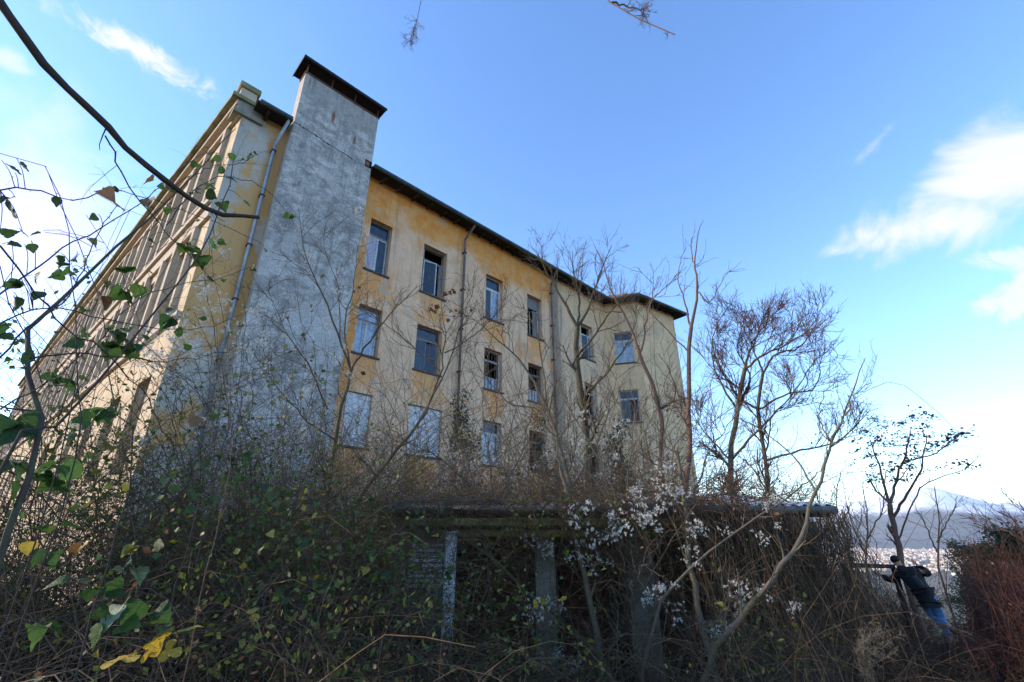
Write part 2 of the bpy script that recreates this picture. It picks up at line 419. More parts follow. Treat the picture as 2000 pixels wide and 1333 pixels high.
def glass_mat():
    def f(t, b, out, tc):
        o = tc['Object']; n = t.noise(o, 1.4, 3, .5)
        dirt = t.noise(o, 5, 6, .7)
        t.link(t.mix(t.ss(dirt, .35, .75), (.008, .022, .04), (.03, .05, .07)), b.inputs['Base Color'])
        b.inputs['Roughness'].default_value = .04; b.inputs['Specular IOR Level'].default_value = .5; b.inputs['IOR'].default_value = 1.5
        bump(t, b, n, .12, .06)
    return material('old_window_glass', f)
M['glass'] = glass_mat()
def dusty_glass():
    def f(t, b, out, tc):
        o = tc['Object']; n = t.noise(o, 1.1, 3, .5); dirt = t.noise(t.vmul(o, (1, 1, .5)), 3, 6, .7)
        t.link(t.mix(t.ss(dirt, .35, .75), (.07, .10, .14), (.36, .41, .48)), b.inputs['Base Color'])
        b.inputs['Roughness'].default_value = .22; b.inputs['Specular IOR Level'].default_value = .9; b.inputs['IOR'].default_value = 1.7
        bump(t, b, n, .12, .06)
    return material('whitewashed_glass', f)
M['dusty'] = dusty_glass()

# ------------------------------------------------------------ ground, far hills, town
def ground_z(X, Y):
    s = .78 * X + .35 * Y - 9
    t = np.where(s > 30, s, np.log1p(np.exp(np.minimum(s / 1.5, 40))) * 1.5)
    z = -108 * (1 - np.exp(-t * .2 / 108))
    near = np.exp(-(X ** 2 + Y ** 2) / 60.0 ** 2)
    z += near * (.12 * np.sin(X * .7 + 1) * np.cos(Y * .6) + .05 * np.sin(X * 2.3) * np.sin(Y * 1.9 + .5))
    # bank that carries the bramble mound on the left
    z += .55 * np.exp(-(((X + 4.6) / 2.6) ** 2 + ((Y - 5.2) / 2.4) ** 2))
    return z
def gz(X, Y): return float(ground_z(np.array(float(X)), np.array(float(Y))))
def soil_mat():
    def f(t, b, out, tc):
        o = tc['Object']; n = t.noise(o, 1.3, 8, .7); fl = t.noise(o, 14, 6, .75); far = t.noise(o, .004, 9, .7)
        col = t.mix(t.ss(n, .35, .65), (.045, .035, .024), (.06, .055, .028))
        col = t.mix(t.math('MULTIPLY', t.ss(fl, .5, .7), .7), col, (.09, .065, .04))
        g = t.new('ShaderNodeNewGeometry'); gx_, gy_, z = t.sep(g.outputs['Position'])
        # pale dry grass added behind the camera to bounce light, scrub soil in front
        bounce_grass = t.ss(t.math('ADD', gy_, t.math('MULTIPLY', n, 3)), 3.0, .5)
        col = t.mix(bounce_grass, col, t.mix(t.ss(n, .3, .7), (.30, .23, .12), (.22, .18, .09)))
        col = t.mix(t.ss(z, -20, -90), col, t.mix(t.ss(far, .4, .6), (.11, .10, .075), (.22, .19, .15)))
        t.link(col, b.inputs['Base Color']); b.inputs['Roughness'].default_value = 1; b.inputs['Specular IOR Level'].default_value = .1
        bump(t, b, t.math('ADD', n, fl), .6, .05)
    return material('leaf_litter_soil', f)
rr = np.concatenate([[.05], np.geomspace(.6, 60000, 110)]); th = np.linspace(0, 2 * np.pi, 181)[:-1]
gx = rr[:, None] * np.cos(th); gy = rr[:, None] * np.sin(th)
gv = np.stack([gx, gy, ground_z(gx, gy)], -1).reshape(-1, 3)
i = np.arange(len(rr) - 1)[:, None] * 180; j = np.arange(180)[None]; j2 = (j + 1) % 180
gf = np.stack([i + j, i + 180 + j, i + 180 + j2, i + j2], -1).reshape(-1, 4)
g = fast('ground', gv, gf, soil_mat(), smooth=True); tagp(g, kind='structure')

def mountain_mat():
    def f(t, b, out, tc):
        g = t.new('ShaderNodeNewGeometry'); z = t.sep(g.outputs['Position'])[2]
        n = t.noise(g.outputs['Position'], .0012, 10, .68); n2 = t.noise(g.outputs['Position'], .005, 8, .7)
        col = t.mix(t.ss(n2, .35, .65), (.10, .105, .095), (.19, .175, .15))
        snow = t.ss(t.math('ADD', z, t.math('MULTIPLY', t.math('SUBTRACT', n, .5), 900)), 420, 640)
        col = t.mix(snow, col, (.82, .83, .86))
        t.link(col, b.inputs['Base Color']); b.inputs['Roughness'].default_value = 1; b.inputs['Specular IOR Level'].default_value = .1
    return material('snowy_mountain', f)
az = np.radians(np.linspace(-180, 180, 481)[:-1]); K = len(az)
def fbm(x, y, oct, f0, seed):
    g_ = np.random.default_rng(seed); out = 0; amp = 1; f_ = f0
    for _ in range(oct):
        a, b, c, d = g_.uniform(0, 6.28, 4)
        out = out + amp * np.sin(x * f_ * g_.uniform(.8, 1.2) + a + 1.3 * np.sin(y * f_ * .7 + b)) * np.sin(y * f_ * g_.uniform(.8, 1.2) + c + 1.1 * np.sin(x * f_ * .8 + d))
        amp *= .52; f_ *= 2.05
    return out
rad = np.linspace(8500, 19000, 36)
deg = np.degrees(az)
ridge = np.interp(deg, [-180, -120, -60, -20, 10, 28, 36, 39.5, 41, 43, 45.5, 49, 60, 90, 140, 180],
                  [400, 520, 480, 420, 460, 560, 760, 930, 950, 830, 640, 560, 700, 520, 420, 400])
RR, AA = np.meshgrid(rad, az, indexing='ij')
mx = RR * np.sin(AA); my = RR * np.cos(AA)
prof = np.clip((RR - 8500) / 5300, 0, 1) ** 1.35 * np.clip((19000 - RR) / 5200, 0, 1) ** .8
mz = -112 + (ridge[None] + 110) * prof * (1 + .16 * fbm(mx, my, 5, .0009, 3)) + 40 * fbm(mx, my, 5, .003, 9) * prof
i = np.arange(35)[:, None] * K; j = np.arange(K)[None]; j2 = (j + 1) % K
mf = np.stack([i + j, i + j2, i + K + j2, i + K + j], -1).reshape(-1, 4)
mo = fast('mountains', np.stack([mx, my, mz], -1).reshape(-1, 3), mf, mountain_mat(), smooth=True); tagp(mo, kind='structure')

# far town in the valley: houses a pixel or two across, one mass
tv, tf = [], []
rg = np.random.default_rng(3)
for q in range(5000):
    a = math.radians(rg.uniform(28, 58)); r_ = 2200 + 6300 * rg.random() ** .8
    x, y = r_ * math.sin(a), r_ * math.cos(a); w, d, h = rg.uniform(9, 22), rg.uniform(9, 15), rg.uniform(5, 11)
    if rg.random() < .07: h *= 2.4
    c, s = math.cos(a + q), math.sin(a + q); z = gz(x, y) - 1; i0 = len(tv)
    for zz_, sc in ((0, 1), (h, 1)):
        for ex, ey in ((-1, -1), (1, -1), (1, 1), (-1, 1)):
            tv.append((x + (ex * w * c - ey * d * s) / 2, y + (ex * w * s + ey * d * c) / 2, z + zz_))
    tv += [(x - w * c * .5, y - w * s * .5, z + h * 1.3), (x + w * c * .5, y + w * s * .5, z + h * 1.3)]
    tf += [tuple(i0 + k for k in ff) for ff in ((0, 1, 5, 4), (1, 2, 6, 5), (2, 3, 7, 6), (3, 0, 4, 7), (4, 5, 9, 8), (6, 7, 8, 9))]
def town_mat():
    def f(t, b, out, tc):
        g = t.new('ShaderNodeNewGeometry'); r = g.outputs['Random Per Island']
        nz = t.sep(g.outputs['True Normal'])[2]
        wallc = t.mix(r, (.72, .66, .58), (.55, .42, .30))
        t.link(t.mix(t.ss(nz, .2, .4), wallc, t.mix(r, (.34, .17, .11), (.3, .25, .22))), b.inputs['Base Color'])
        b.inputs['Roughness'].default_value = .9
    return material('town_plaster_and_tile', f)
town = fast('distant_town', tv, tf, town_mat()); tagp(town, 'pale houses of the distant town spread over the valley floor', 'town', kind='stuff')

# ------------------------------------------------------------ the abandoned building
ANG = R(44.4)                                   # facade runs along local x; local y points into the building
FD = np.array([math.cos(ANG), math.sin(ANG)]); IN = np.array([-math.sin(ANG), math.cos(ANG)])
BORG = -(-14.6) * IN                             # facade plane 14.6 m from the camera
bld = empty('abandoned_building', (BORG[0], BORG[1], 0), ANG)
tagp(bld, 'derelict four-storey building with faded ochre plaster and a tall grey cement shaft', 'building')
def H(z): return z + EYE
def wall(name, org, ang, length, z0, z1, openings, th, mat, inw=1, parent=bld, caps=True):
    """wall along local x with rectangular openings (x0,x1,z0,z1) cut right through, inward = inw*y"""
    xs = sorted({0, length, *[o[0] for o in openings], *[o[1] for o in openings]})
    zs = sorted({z0, z1, *[o[2] for o in openings], *[o[3] for o in openings]})
    mb = MB(); y1 = th * inw
    for a, b in zip(xs, xs[1:]):
        for c, d in zip(zs, zs[1:]):
            mx_, mz_ = (a + b) / 2, (c + d) / 2
            if any(o[0] < mx_ < o[1] and o[2] < mz_ < o[3] for o in openings): continue
            for yy in (0, y1): mb.quad((a, yy, c), (b, yy, c), (b, yy, d), (a, yy, d))
    for o in openings:
        a, b, c, d = o
        mb.quad((a, 0, c), (b, 0, c), (b, y1, c), (a, y1, c)); mb.quad((a, 0, d), (a, y1, d), (b, y1, d), (b, 0, d))
        mb.quad((a, 0, c), (a, y1, c), (a, y1, d), (a, 0, d)); mb.quad((b, 0, c), (b, 0, d), (b, y1, d), (b, y1, c))
    if caps:
        for xx in (0, length): mb.quad((xx, 0, z0), (xx, y1, z0), (xx, y1, z1), (xx, 0, z1))
        mb.quad((0, 0, z1), (length, 0, z1), (length, y1, z1), (0, y1, z1))
    me = bpy.data.meshes.new(name); me.from_pydata(mb.v, [], mb.f); me.update()
    bm = bmesh.new(); bm.from_mesh(me); bmesh.ops.remove_doubles(bm, verts=bm.verts, dist=1e-4); bmesh.ops.recalc_face_normals(bm, faces=bm.faces)
    bm.to_mesh(me); bm.free()
    o = link(name, me, mat, parent); o.location = (org[0], org[1], 0); o.rotation_euler = (0, 0, ang)
    return o

cols = [(6.63, 7.57), (9.1, 10.3), (12.6, 13.68), (15.38, 16.46), (19.75, 20.85)]
rows = [(H(2.8), H(4.6)), (H(5.98), H(7.85)), (H(9.32), H(11.6))]
ops = []
for ci, (a, b) in enumerate(cols):
    for ri, (c, d) in enumerate(rows):
        if ri == 2 and ci == 4: c, d = H(9.3), H(11.4)
        if ri == 0 and ci == 1: b2 = b + .25
        else: b2 = b
        ops.append((a, b2, c, d, ci, ri))
XW = 22.24
# the ochre stretch starts behind the shaft; the corner strip left of it has its own patched plaster
WX0 = 4.6
fw = wall('facade_wall', (0, 0), 0, XW, 0, H(13.45), [(o[0], o[1], o[2], o[3]) for o in ops], .42, M['facade'])
# shift: only the part right of WX0 is kept in this mesh
bm = bmesh.new(); bm.from_mesh(fw.data)
bmesh.ops.bisect_plane(bm, geom=list(bm.verts) + list(bm.edges) + list(bm.faces), plane_co=(WX0, 0, 0), plane_no=(-1, 0, 0), clear_outer=True)
bm.to_mesh(fw.data); bm.free()
MB().box(1.65, WX0, 0, .42, 0, H(13.75)).build('corner_wall', M['corner'], bld)

# wing at the far end
A_, B_, C_ = (XW, 0), (23.2, -1.65), (26.8, -2.21)
angB = math.atan2(B_[1] - A_[1], B_[0] - A_[0]); lenB = math.hypot(B_[0] - A_[0], B_[1] - A_[1])
angC = math.atan2(C_[1] - B_[1], C_[0] - B_[0]); lenC = math.hypot(C_[0] - B_[0], C_[1] - B_[1])
opsB = [(.42, 1.5, H(9.5), H(11.45)), (.42, 1.5, H(6.0), H(7.85))]
wall('wing_wall', A_, angB, lenB, 0, H(13.45), opsB, .4, M['wing'])
wall('wing_wall', B_, angC, lenC, 0, H(13.45), [], .4, M['wing'])
wall('wing_wall', C_, angC + R(90), 13.0, 0, H(13.45), [], .4, M['wing'], inw=1)
# the closed back of the block
LD = Vector((-.0974, .9952)); CX = 1.65
WL = 50.0
MB().box(CX + .2, 28.6, 12.6, 12.9, 0, H(13.4)).build('rear_wall', M['wing'], bld)
for z in (H(1.9), H(5.1), H(8.5), H(12.7)):
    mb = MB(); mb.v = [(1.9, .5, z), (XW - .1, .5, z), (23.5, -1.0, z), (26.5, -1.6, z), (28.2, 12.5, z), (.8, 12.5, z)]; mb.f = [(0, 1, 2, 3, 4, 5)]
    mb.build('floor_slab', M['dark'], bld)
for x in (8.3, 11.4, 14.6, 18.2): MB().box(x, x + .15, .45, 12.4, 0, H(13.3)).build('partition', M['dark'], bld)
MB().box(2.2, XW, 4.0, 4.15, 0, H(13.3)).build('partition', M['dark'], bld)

# roof: eaves slab, rafters, tiles, gutters
EZ = H(13.42)
eave = [(1.9, -.6), (21.9, -.62), (22.8, -2.2), (27.35, -2.92)]
roofm = MB()
ridge_pts = [(1.9, 6.5, EZ + 2.6), (21.5, 6.5, EZ + 2.6), (23.4, 5.6, EZ + 2.6), (25.2, 5.2, EZ + 2.6)]
ESEG = [((1.9, -.6), (3.04, -.6)), ((3.04, .12), (6.16, .12)), ((6.16, -.6), (21.9, -.62)), (eave[1], eave[2]), (eave[2], eave[3])]
RSEG = [(ridge_pts[0], (3.04, 6.5, EZ + 2.6)), ((3.04, 6.5, EZ + 2.6), (6.16, 6.5, EZ + 2.6)), ((6.16, 6.5, EZ + 2.6), ridge_pts[1]), (ridge_pts[1], ridge_pts[2]), (ridge_pts[2], ridge_pts[3])]
for (a, b), (c, d) in zip(ESEG, RSEG): roofm.quad((a[0], a[1], EZ + .1), (b[0], b[1], EZ + .1), d, c)
roofm.quad((27.35, -2.92, EZ + .1), (29.1, 13.2, EZ + .1), ridge_pts[3])
roofm.quad((29.1, 13.2, EZ + .1), (1.2, 13.2, EZ + .1), ridge_pts[0], ridge_pts[3])
roof = roofm.build('roof', M['tile'], bld)
sof = MB()
for (a, b), (c, d) in zip([ESEG[0], ESEG[2], ESEG[3], ESEG[4]], [((1.9, .1), (3.04, .1)), ((6.16, .1), (22.3, .1)), ((22.3, .1), (23.3, -1.5)), ((23.3, -1.5), (26.75, -2.1))]):
    sof.quad((a[0], a[1], EZ), (b[0], b[1], EZ), (d[0], d[1], EZ + .1), (c[0], c[1], EZ + .1))
    sof.quad((a[0], a[1], EZ), (b[0], b[1], EZ), (b[0], b[1], EZ + .1), (a[0], a[1], EZ + .1))
sof.quad((27.35, -2.92, EZ), (28.9, 13, EZ), (28.4, 13, EZ + .1), (26.75, -2.1, EZ + .1))
sof.build('soffit', M['soffit'], roof)
raf = None
def rafter(p, q):
    global raf
    o = MB().bar(p, q, .09, .12).build('rafter', M['rafter'], roof)
for x in np.arange(2.3, 21.6, .75):
    if 2.95 < x < 6.2: continue
    rafter((x, -.5, EZ - .05), (x, .15, EZ + .01))
for k in (1, 2):
    a, b = Vector(eave[k]), Vector(eave[k + 1]); n = max(2, int((b - a).length / .7)); d = (b - a).normalized(); inn = Vector((-d.y, d.x))
    for q in range(n):
        p = a + d * (.35 + q * .7); rafter((*(p + inn * .12), EZ - .05), (*(p + inn * .75), EZ + .01))
for k in range(3):
    a, b = eave[k], eave[k + 1]
    if k == 0:
        MB().tube([(1.95, -.66, EZ + .03), (3.0, -.66, EZ + .03)], .085).build('gutter', M['gutter'], roof, smooth=True)
        a = (6.15, -.6)
    d = (Vector(b) - Vector(a)).normalized(); out = Vector((d.y, -d.x)) * .06
    MB().tube([(a[0] + out.x, a[1] + out.y, EZ + .03), (b[0] + out.x, b[1] + out.y, EZ + .03)], .085).build('gutter', M['gutter'], roof, smooth=True)
for q in range(6):
    p = Vector((22.9, -2.1, EZ + .17)).lerp(Vector(ridge_pts[2]), q * .055)
    p2 = Vector((22.9, -2.1, EZ + .17)).lerp(Vector(ridge_pts[2]), q * .055 + .06)
    MB().tube([p, p2], [.13, .11], 8).build('ridge_tile', M['tile'], roof)
# corner cornice and parapet pier
MB().box(1.36, 2.28, -.12, .5, H(13.05), H(13.22)).build('cornice', M['capital'], bld)
MB().box(1.46, 2.2, -.07, .5, H(13.22), H(13.62)).build('cornice', M['capital'], bld)
MB().box(1.22, 2.05, -.16, .6, H(13.62), H(13.76)).build('cornice', M['coping'], bld)
MB().box(1.42, 1.92, -.02, .48, H(13.76), H(14.22)).build('parapet_pier', M['side_trim'], bld, .01)
MB().box(1.34, 2.0, -.09, .55, H(14.22), H(14.46)).build('pier_cap', M['coping'], bld, .03)

# downpipes with brackets
def downpipe(x, y, ztop, zbot, mat, eave_y, bend):
    p = MB().tube([(x + bend, eave_y, EZ), (x + bend, eave_y, EZ - .12), (x, y, ztop), (x, y, ztop - .2), (x, y, zbot)], .055, 10).build('downpipe', mat, bld, smooth=True)
    for z in np.arange(zbot + .5, ztop - .3, 1.9):
        MB().box(x - .075, x + .075, y - .07, .02, z, z + .05).build('pipe_bracket', M['iron'], p)
downpipe(2.78, -.14, H(12.6), 0, M['pipe'], -.62, .12)
downpipe(11.18, -.12, H(12.75), H(2.0), M['rustpipe'], -.62, .1)
downpipe(17.15, -.12, H(12.75), 0, M['rustpipe'], -.62, -.15)

# grey cement shaft
SX0, SX1, SY0, SY1 = 3.1, 6.1, -.5, .03
sm = MB(); sm.box(SX0, SX1, SY0, SY1, 0, H(16.0))
shaft = sm.build('cement_shaft', M['shaft'], bld)
# finer outline: near-black block paints the shade of a broken notch at the eaves
MB().box(SX1 - .28, SX1 + .004, SY0 - .004, SY0 + .25, H(13.35), H(13.68)).build('notch_shade', M['dark'], shaft)
MB().box(SX1 - .26, SX1 - .10, SY0 - .012, SY0 + .05, H(13.40), H(13.60)).build('loose_brick', M['tile'], shaft)
MB().box(SX0 - .03, SX1 + .03, SY0 - .03, SY1 + .03, H(16.0), H(16.06)).build('iron_collar', M['iron'], shaft)
cap = MB(); cap.box(SX0 - .22, SX1 + .22, SY0 - .22, SY1 + .42, H(16.53), H(16.58))
cap.box(SX0 - .22, SX1 + .22, SY0 - .22, SY0 - .20, H(16.45), H(16.53)); cap.box(SX0 - .22, SX0 - .20, SY0 - .20, SY1 + .42, H(16.45), H(16.53))
capo = cap.build('rain_cap', M['cap'], shaft)
for x in (SX0 + .04, SX0 + 1.0, SX0 + 1.95, SX1 - .04):
    for y in (SY0 + .04, SY1 - .04):
        MB().bar((x, y, H(16.04)), (x, y, H(16.55)), .035).build('cap_post', M['iron'], shaft)
MB().bar((SX0 + .04, SY0 + .05, H(16.5)), (SX0 + .04, SY0 + .45, H(16.2)), .03).build('cap_brace', M['iron'], shaft)

# windows of the facade
def window(a, b, c, d, style, fr, org=(0, 0), ang=0.0, seed=0, inw=1, dep=.2, parent=bld):
    """a window sits in its opening; frame, casements, panes and sill"""
    w, h = b - a, d - c; t = .06
    root = empty('window', (org[0] + math.cos(ang) * a - math.sin(ang) * 0, org[1] + math.sin(ang) * a, c), ang, parent)
    rs = random.Random(seed)
    def bx(*v):
        x0, x1, y0, y1, z0, z1 = v
        return MB().box(x0, x1, min(y0 * inw, y1 * inw), max(y0 * inw, y1 * inw), z0, z1)
    y0, y1 = dep, dep + .07
    fm = MB()
    for v in ((0, t, y0, y1, 0, h), (w - t, w, y0, y1, 0, h), (t, w - t, y0, y1, h - t, h), (t, w - t, y0, y1, 0, t)):
        fm.box(v[0], v[1], min(v[2] * inw, v[3] * inw), max(v[2] * inw, v[3] * inw), v[4], v[5])
    tz = h * .73
    if style != 'board': fm.box(t, w - t, min(y0 * inw, y1 * inw), max(y0 * inw, y1 * inw), tz - .04, tz + .04)
    fm.build('frame', M[fr], root)
    sill = bx(-.07, w + .07, -.07, dep, -.07, -.005).build('sill', M['sill'], root)
    py = (dep + .03) * inw
    def pane(x0, x1, z0, z1, mat, tilt=0):
        MB().box(x0, x1, py - .004, py + .004, z0, z1).build('pane', M[mat], root)
    def casement(x0, x1, z0, z1, mat, hinge=None, openang=0.0, bar=False, cf='frame_white'):
        e = empty('casement', (x0 if hinge != 'r' else x1, py, z0), (openang if hinge != 'r' else -openang) * inw, root)
        ww = x1 - x0; s = 1 if hinge != 'r' else -1; hh = z1 - z0; m = MB(); q = .045
        X = lambda u: u * s
        for u0, u1, v0, v1 in ((0, q, 0, hh), (ww - q, ww, 0, hh), (q, ww - q, 0, q), (q, ww - q, hh - q, hh)):
            m.box(min(X(u0), X(u1)), max(X(u0), X(u1)), -.022, .022, v0, v1)
        if bar: m.box(min(X(q), X(ww - q)), max(X(q), X(ww - q)), -.02, .02, hh * .5 - .015, hh * .5 + .015)
        # casement is already a sub-part, so its frame and pane hang directly on the window
        f_ = m.build('casement_frame', M[cf], root); f_.location = e.location; f_.rotation_euler = e.rotation_euler
        if mat:
            g_ = MB().box(min(X(q), X(ww - q)), max(X(q), X(ww - q)), -.004, .004, q, hh - q).build('pane', M[mat], root)
            g_.location = e.location; g_.rotation_euler = e.rotation_euler
        bpy.data.objects.remove(e)
    mid = w / 2
    if style == 'curtain':
        pane(t, w - t, tz + .04, h - t, 'glass')
        casement(t, mid, t, tz - .04, 'curtain'); casement(mid, w - t, t, tz - .04, 'glass')
    elif style == 'leaf':          # one leaf closed, the other gone
        casement(t + .12, t + .12 + (w - 2 * t) * .55, t, tz - .04, 'glass', 'l', -.25)
        MB().box(w - .24, w - .06, py - .02, py + .02, t, tz).build('shutter', M['frame_grey'], root)
        MB().box(t, t + .15, py + .02, py + .05, t, h - t).build('shutter', M['frame_blue'], root)
    elif style == 'pair':
        pane(t, w - t, tz + .04, h - t, 'dusty' if rs.random() < .4 else 'glass')
        casement(t, mid, t, tz - .04, 'dusty'); casement(mid, w - t, t, tz - .04, 'dusty')
    elif style == 'sashed':
        pane(t, w - t, tz + .04, h - t, 'glass')
        casement(t, mid, t, tz - .04, 'glass', None, 0, True, 'frame_blue'); casement(mid, w - t, t, tz - .04, 'glass', 'r', .3, True, 'frame_grey')
    elif style == 'light':
        pane(t, w - t, tz + .04, h - t, 'glass')
        casement(t, mid, t, tz - .04, 'glass'); casement(mid, w - t, t, tz - .04, 'dusty')
    elif style == 'open':
        MB().box(t, w - t, py - .01, py + .01, tz + .04, h - t).build('louvre_board', M['frame_grey'], root)
        casement(mid, w - t, t, tz - .04, None, 'r', .5, False, 'frame_white')
        MB().box(mid + .1, w - t, py + .03, py + .06, t, tz - .06).build('shutter', M['frame_grey'], root)
    elif style == 'grille':
        casement(t, mid, t, tz * .45, 'dusty'); casement(mid, w - t, t, tz * .45, 'dusty')
        for k in range(5):
            x = t + (w - 2 * t) * (k + .5) / 5
            MB().bar((x, py - .09 * inw, .05), (x, py - .09 * inw, h - .05), .02).build('grille_bar', M['iron'], root)
        MB().box(w * .55, w - t, py - .03, py, tz, tz + .05).build('rail', M['frame_white'], root)
        MB().box(t, w * .4, py + .01, py + .03, tz * .45, tz).build('shutter', M['iron'], root)
    elif style == 'board':
        n = 5; bh = (h - .04) / n
        for k in range(n):
            MB().box(.02, w - .02, py - .12 * inw - .012, py - .12 * inw + .012, .02 + k * bh + .004, .02 + (k + 1) * bh - .004).build('board', M['board'], root)
    elif style == 'void':
        casement(t, mid, t, tz, None, 'l', .6)
    return root
styles = {(0, 2): ('curtain', 'frame_grey'), (1, 2): ('leaf', 'frame_grey'), (2, 2): ('light', 'frame_white'), (3, 2): ('open', 'frame_grey'),
          (0, 1): ('pair', 'frame_grey'), (1, 1): ('sashed', 'frame_grey'), (2, 1): ('grille', 'frame_white'), (3, 1): ('grille', 'frame_grey'),
          (0, 0): ('board', 'frame_white'), (1, 0): ('board', 'frame_white'), (2, 0): ('pair', 'frame_white'), (3, 0): ('void', 'frame_grey'),
          (4, 2): ('leaf', 'frame_white'), (4, 1): ('void', 'frame_white'), (4, 0): ('void', 'frame_grey')}
for q, (a, b, c, d, ci, ri) in enumerate(ops):
    st, fr = styles[(ci, ri)]; window(a, b, c, d, st, fr, seed=q)
for q, (a, b, c, d) in enumerate(opsB):
    window(a, b, c, d, ('pair', 'sashed')[q], 'frame_white', A_, angB, 40 + q, dep=.12)

# side wall on the sunny street side: bays between pilasters, bands and cornice
LANG = math.atan2(LD.y, LD.x)
sops = []
bays = [1.15 + 3.05 * k for k in range(16)]
for v in bays:
    for c, d in ((H(1.6), H(4.2)), (H(5.95), H(8.6)), (H(10.2), H(12.65))): sops.append((v, v + 1.35, c, d))
wall('side_wall', (CX, .0), LANG, WL, 0, H(13.5), sops, .4, M['side'], inw=-1)
def sbox(name, x0, x1, out0, out1, z0, z1, mat, parent=bld, bevel=0):
    o = MB().box(x0, x1, out0, out1, z0, z1).build(name, M[mat], parent, bevel); o.location = (CX, 0, 0); o.rotation_euler = (0, 0, LANG); return o
sbox('coping', -.1, WL, -.3, .42, H(13.64), H(13.80), 'coping')
sbox('cornice', -.02, WL, .003, .26, H(13.42), H(13.64), 'side_trim')
sbox('cornice', 0, WL, .003, .12, H(13.02), H(13.16), 'side_trim')
sbox('string_course', 0, WL, .003, .20, H(9.42), H(9.62), 'side_trim')
sbox('string_course', 0, WL, .003, .10, H(8.95), H(9.42), 'side_trim')
sbox('string_course', 0, WL, .003, .12, H(5.62), H(5.78), 'side_trim')
for k, v in enumerate(bays):
    for c, d in ((H(5.78), H(8.95)), (H(9.62), H(13.02))):
        sbox('pilaster', v - .32, v - .10, .003, .14, c, d, 'side_trim')
        sbox('pilaster', v + 1.45, v + 1.67, .003, .14, c, d, 'side_trim')
for (a, b, c, d) in sops:
    if c < H(5): continue
    root = empty('window', (CX + LD.x * a, LD.y * a, c), LANG, bld); w, h = b - a, d - c
    m = MB()
    for v in ((0, .07, 0, h), (w - .07, w, 0, h), (.07, w - .07, h - .07, h), (.07, w - .07, 0, .07), (w / 2 - .03, w / 2 + .03, .07, h - .07), (.07, w - .07, h * .7 - .03, h * .7 + .03)):
        m.box(v[0], v[1], -.26, -.19, v[2], v[3])
    m.build('frame', M['frame_grey'], root)
    MB().box(.07, w - .07, -.235, -.225, .07, h - .07).build('pane', M['glass'], root)
    MB().box(-.08, w + .08, -.19, .09, -.1, -.01).build('sill', M['side_trim'], root)
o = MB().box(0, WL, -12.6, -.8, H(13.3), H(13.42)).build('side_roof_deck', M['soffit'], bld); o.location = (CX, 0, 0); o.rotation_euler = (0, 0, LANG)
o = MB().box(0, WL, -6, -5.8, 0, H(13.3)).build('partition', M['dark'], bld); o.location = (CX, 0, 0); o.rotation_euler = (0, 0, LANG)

# ------------------------------------------------------------ the low shed in front
M['moss_beam'] = wall_mat('mossy_timber', (.30, .26, .10), (.24, .22, .07), (.08, .07, .03), .4, .6)
M['concrete'] = wall_mat('stained_concrete', (.24, .225, .205), (.17, .16, .145), (.07, .062, .055), .6, .25)
M['concrete_warm'] = wall_mat('warm_concrete', (.26, .22, .17), (.19, .16, .12), (.08, .065, .05), .6, .2)
M['post'] = simple('pale_blue_post_paint', (.78, .82, .88), (.62, .66, .72), 6, .75)
M['rust'] = simple('rusted_sheet', (.11, .045, .03), (.05, .026, .02), 2.5, .9, .1)
M['sheet'] = simple('fibre_cement_sheet', (.16, .15, .13), (.08, .075, .06), 2.2, .9, 0, .4)
M['metal_sheet'] = simple('pale_metal_sheet', (.55, .60, .68), (.42, .46, .52), 2, .5, .2)
M['grey_gutter'] = simple('grey_plastic_gutter', (.13, .13, .13), (.06, .06, .06), 4, .6)
shed = empty('shed', (1.45, 7.4, gz(1.45, 7.4)))
tagp(shed, 'low open-fronted shed with mossy beams and concrete pillars buried in bramble', 'shed')
def sh(name, x0, x1, y0, y1, z0, z1, mat, bev=.006, parent=shed):
    ox, oy, oz = shed.location
    return MB().box(x0 - ox, x1 - ox, y0 - oy, y1 - oy, z0 - oz, z1 - oz).build(name, M[mat], parent, bev)
SY = 6.6
sh('post', -.82, -.685, SY - .30, SY - .20, -.1, H(.10), 'post')
sh('beam', -1.35, 2.2, SY - .34, SY - .22, H(.155), H(.25), 'moss_beam', .015)
sh('beam', -1.25, 2.2, SY - .20, SY - .08, H(.035), H(.125), 'moss_beam', .012)
sh('pillar', .30, .55, SY, SY + .28, -.2, H(.04), 'concrete', .012)
sh('pillar', 1.46, 1.80, SY - .02, SY + .28, -.2, H(.04), 'concrete', .012)
sh('front_wall', 2.55, 4.0, SY + .02, SY + .22, -.4, H(.22), 'concrete_warm', .01)
sh('side_wall', 3.82, 4.02, SY + .22, 9.4, -.6, H(.3), 'concrete_warm', .01)
sh('side_wall', -1.5, -1.32, SY + .05, 9.4, -.3, H(.3), 'concrete', .01)
sh('back_wall', -1.32, 3.82, 9.2, 9.4, -.3, H(.68), 'concrete', .01)
sh('rusty_panel', -.66, .26, SY + .55, SY + .58, -.1, H(-.05), 'rust', .004)
sh('rusty_panel', .70, 1.36, SY + 1.0, SY + 1.03, -.1, H(-.25), 'rust', .004)
# louvred shutter left of the pale post
fr_ = sh('louvre_shutter', -1.34, -.86, SY + .06, SY + .09, .55, H(.02), 'frame_blue', .004)
for k in range(9): sh('slat', -1.31, -.89, SY + .02, SY + .06, 1.05 + k * .058, 1.09 + k * .058, 'post', .003, fr_)
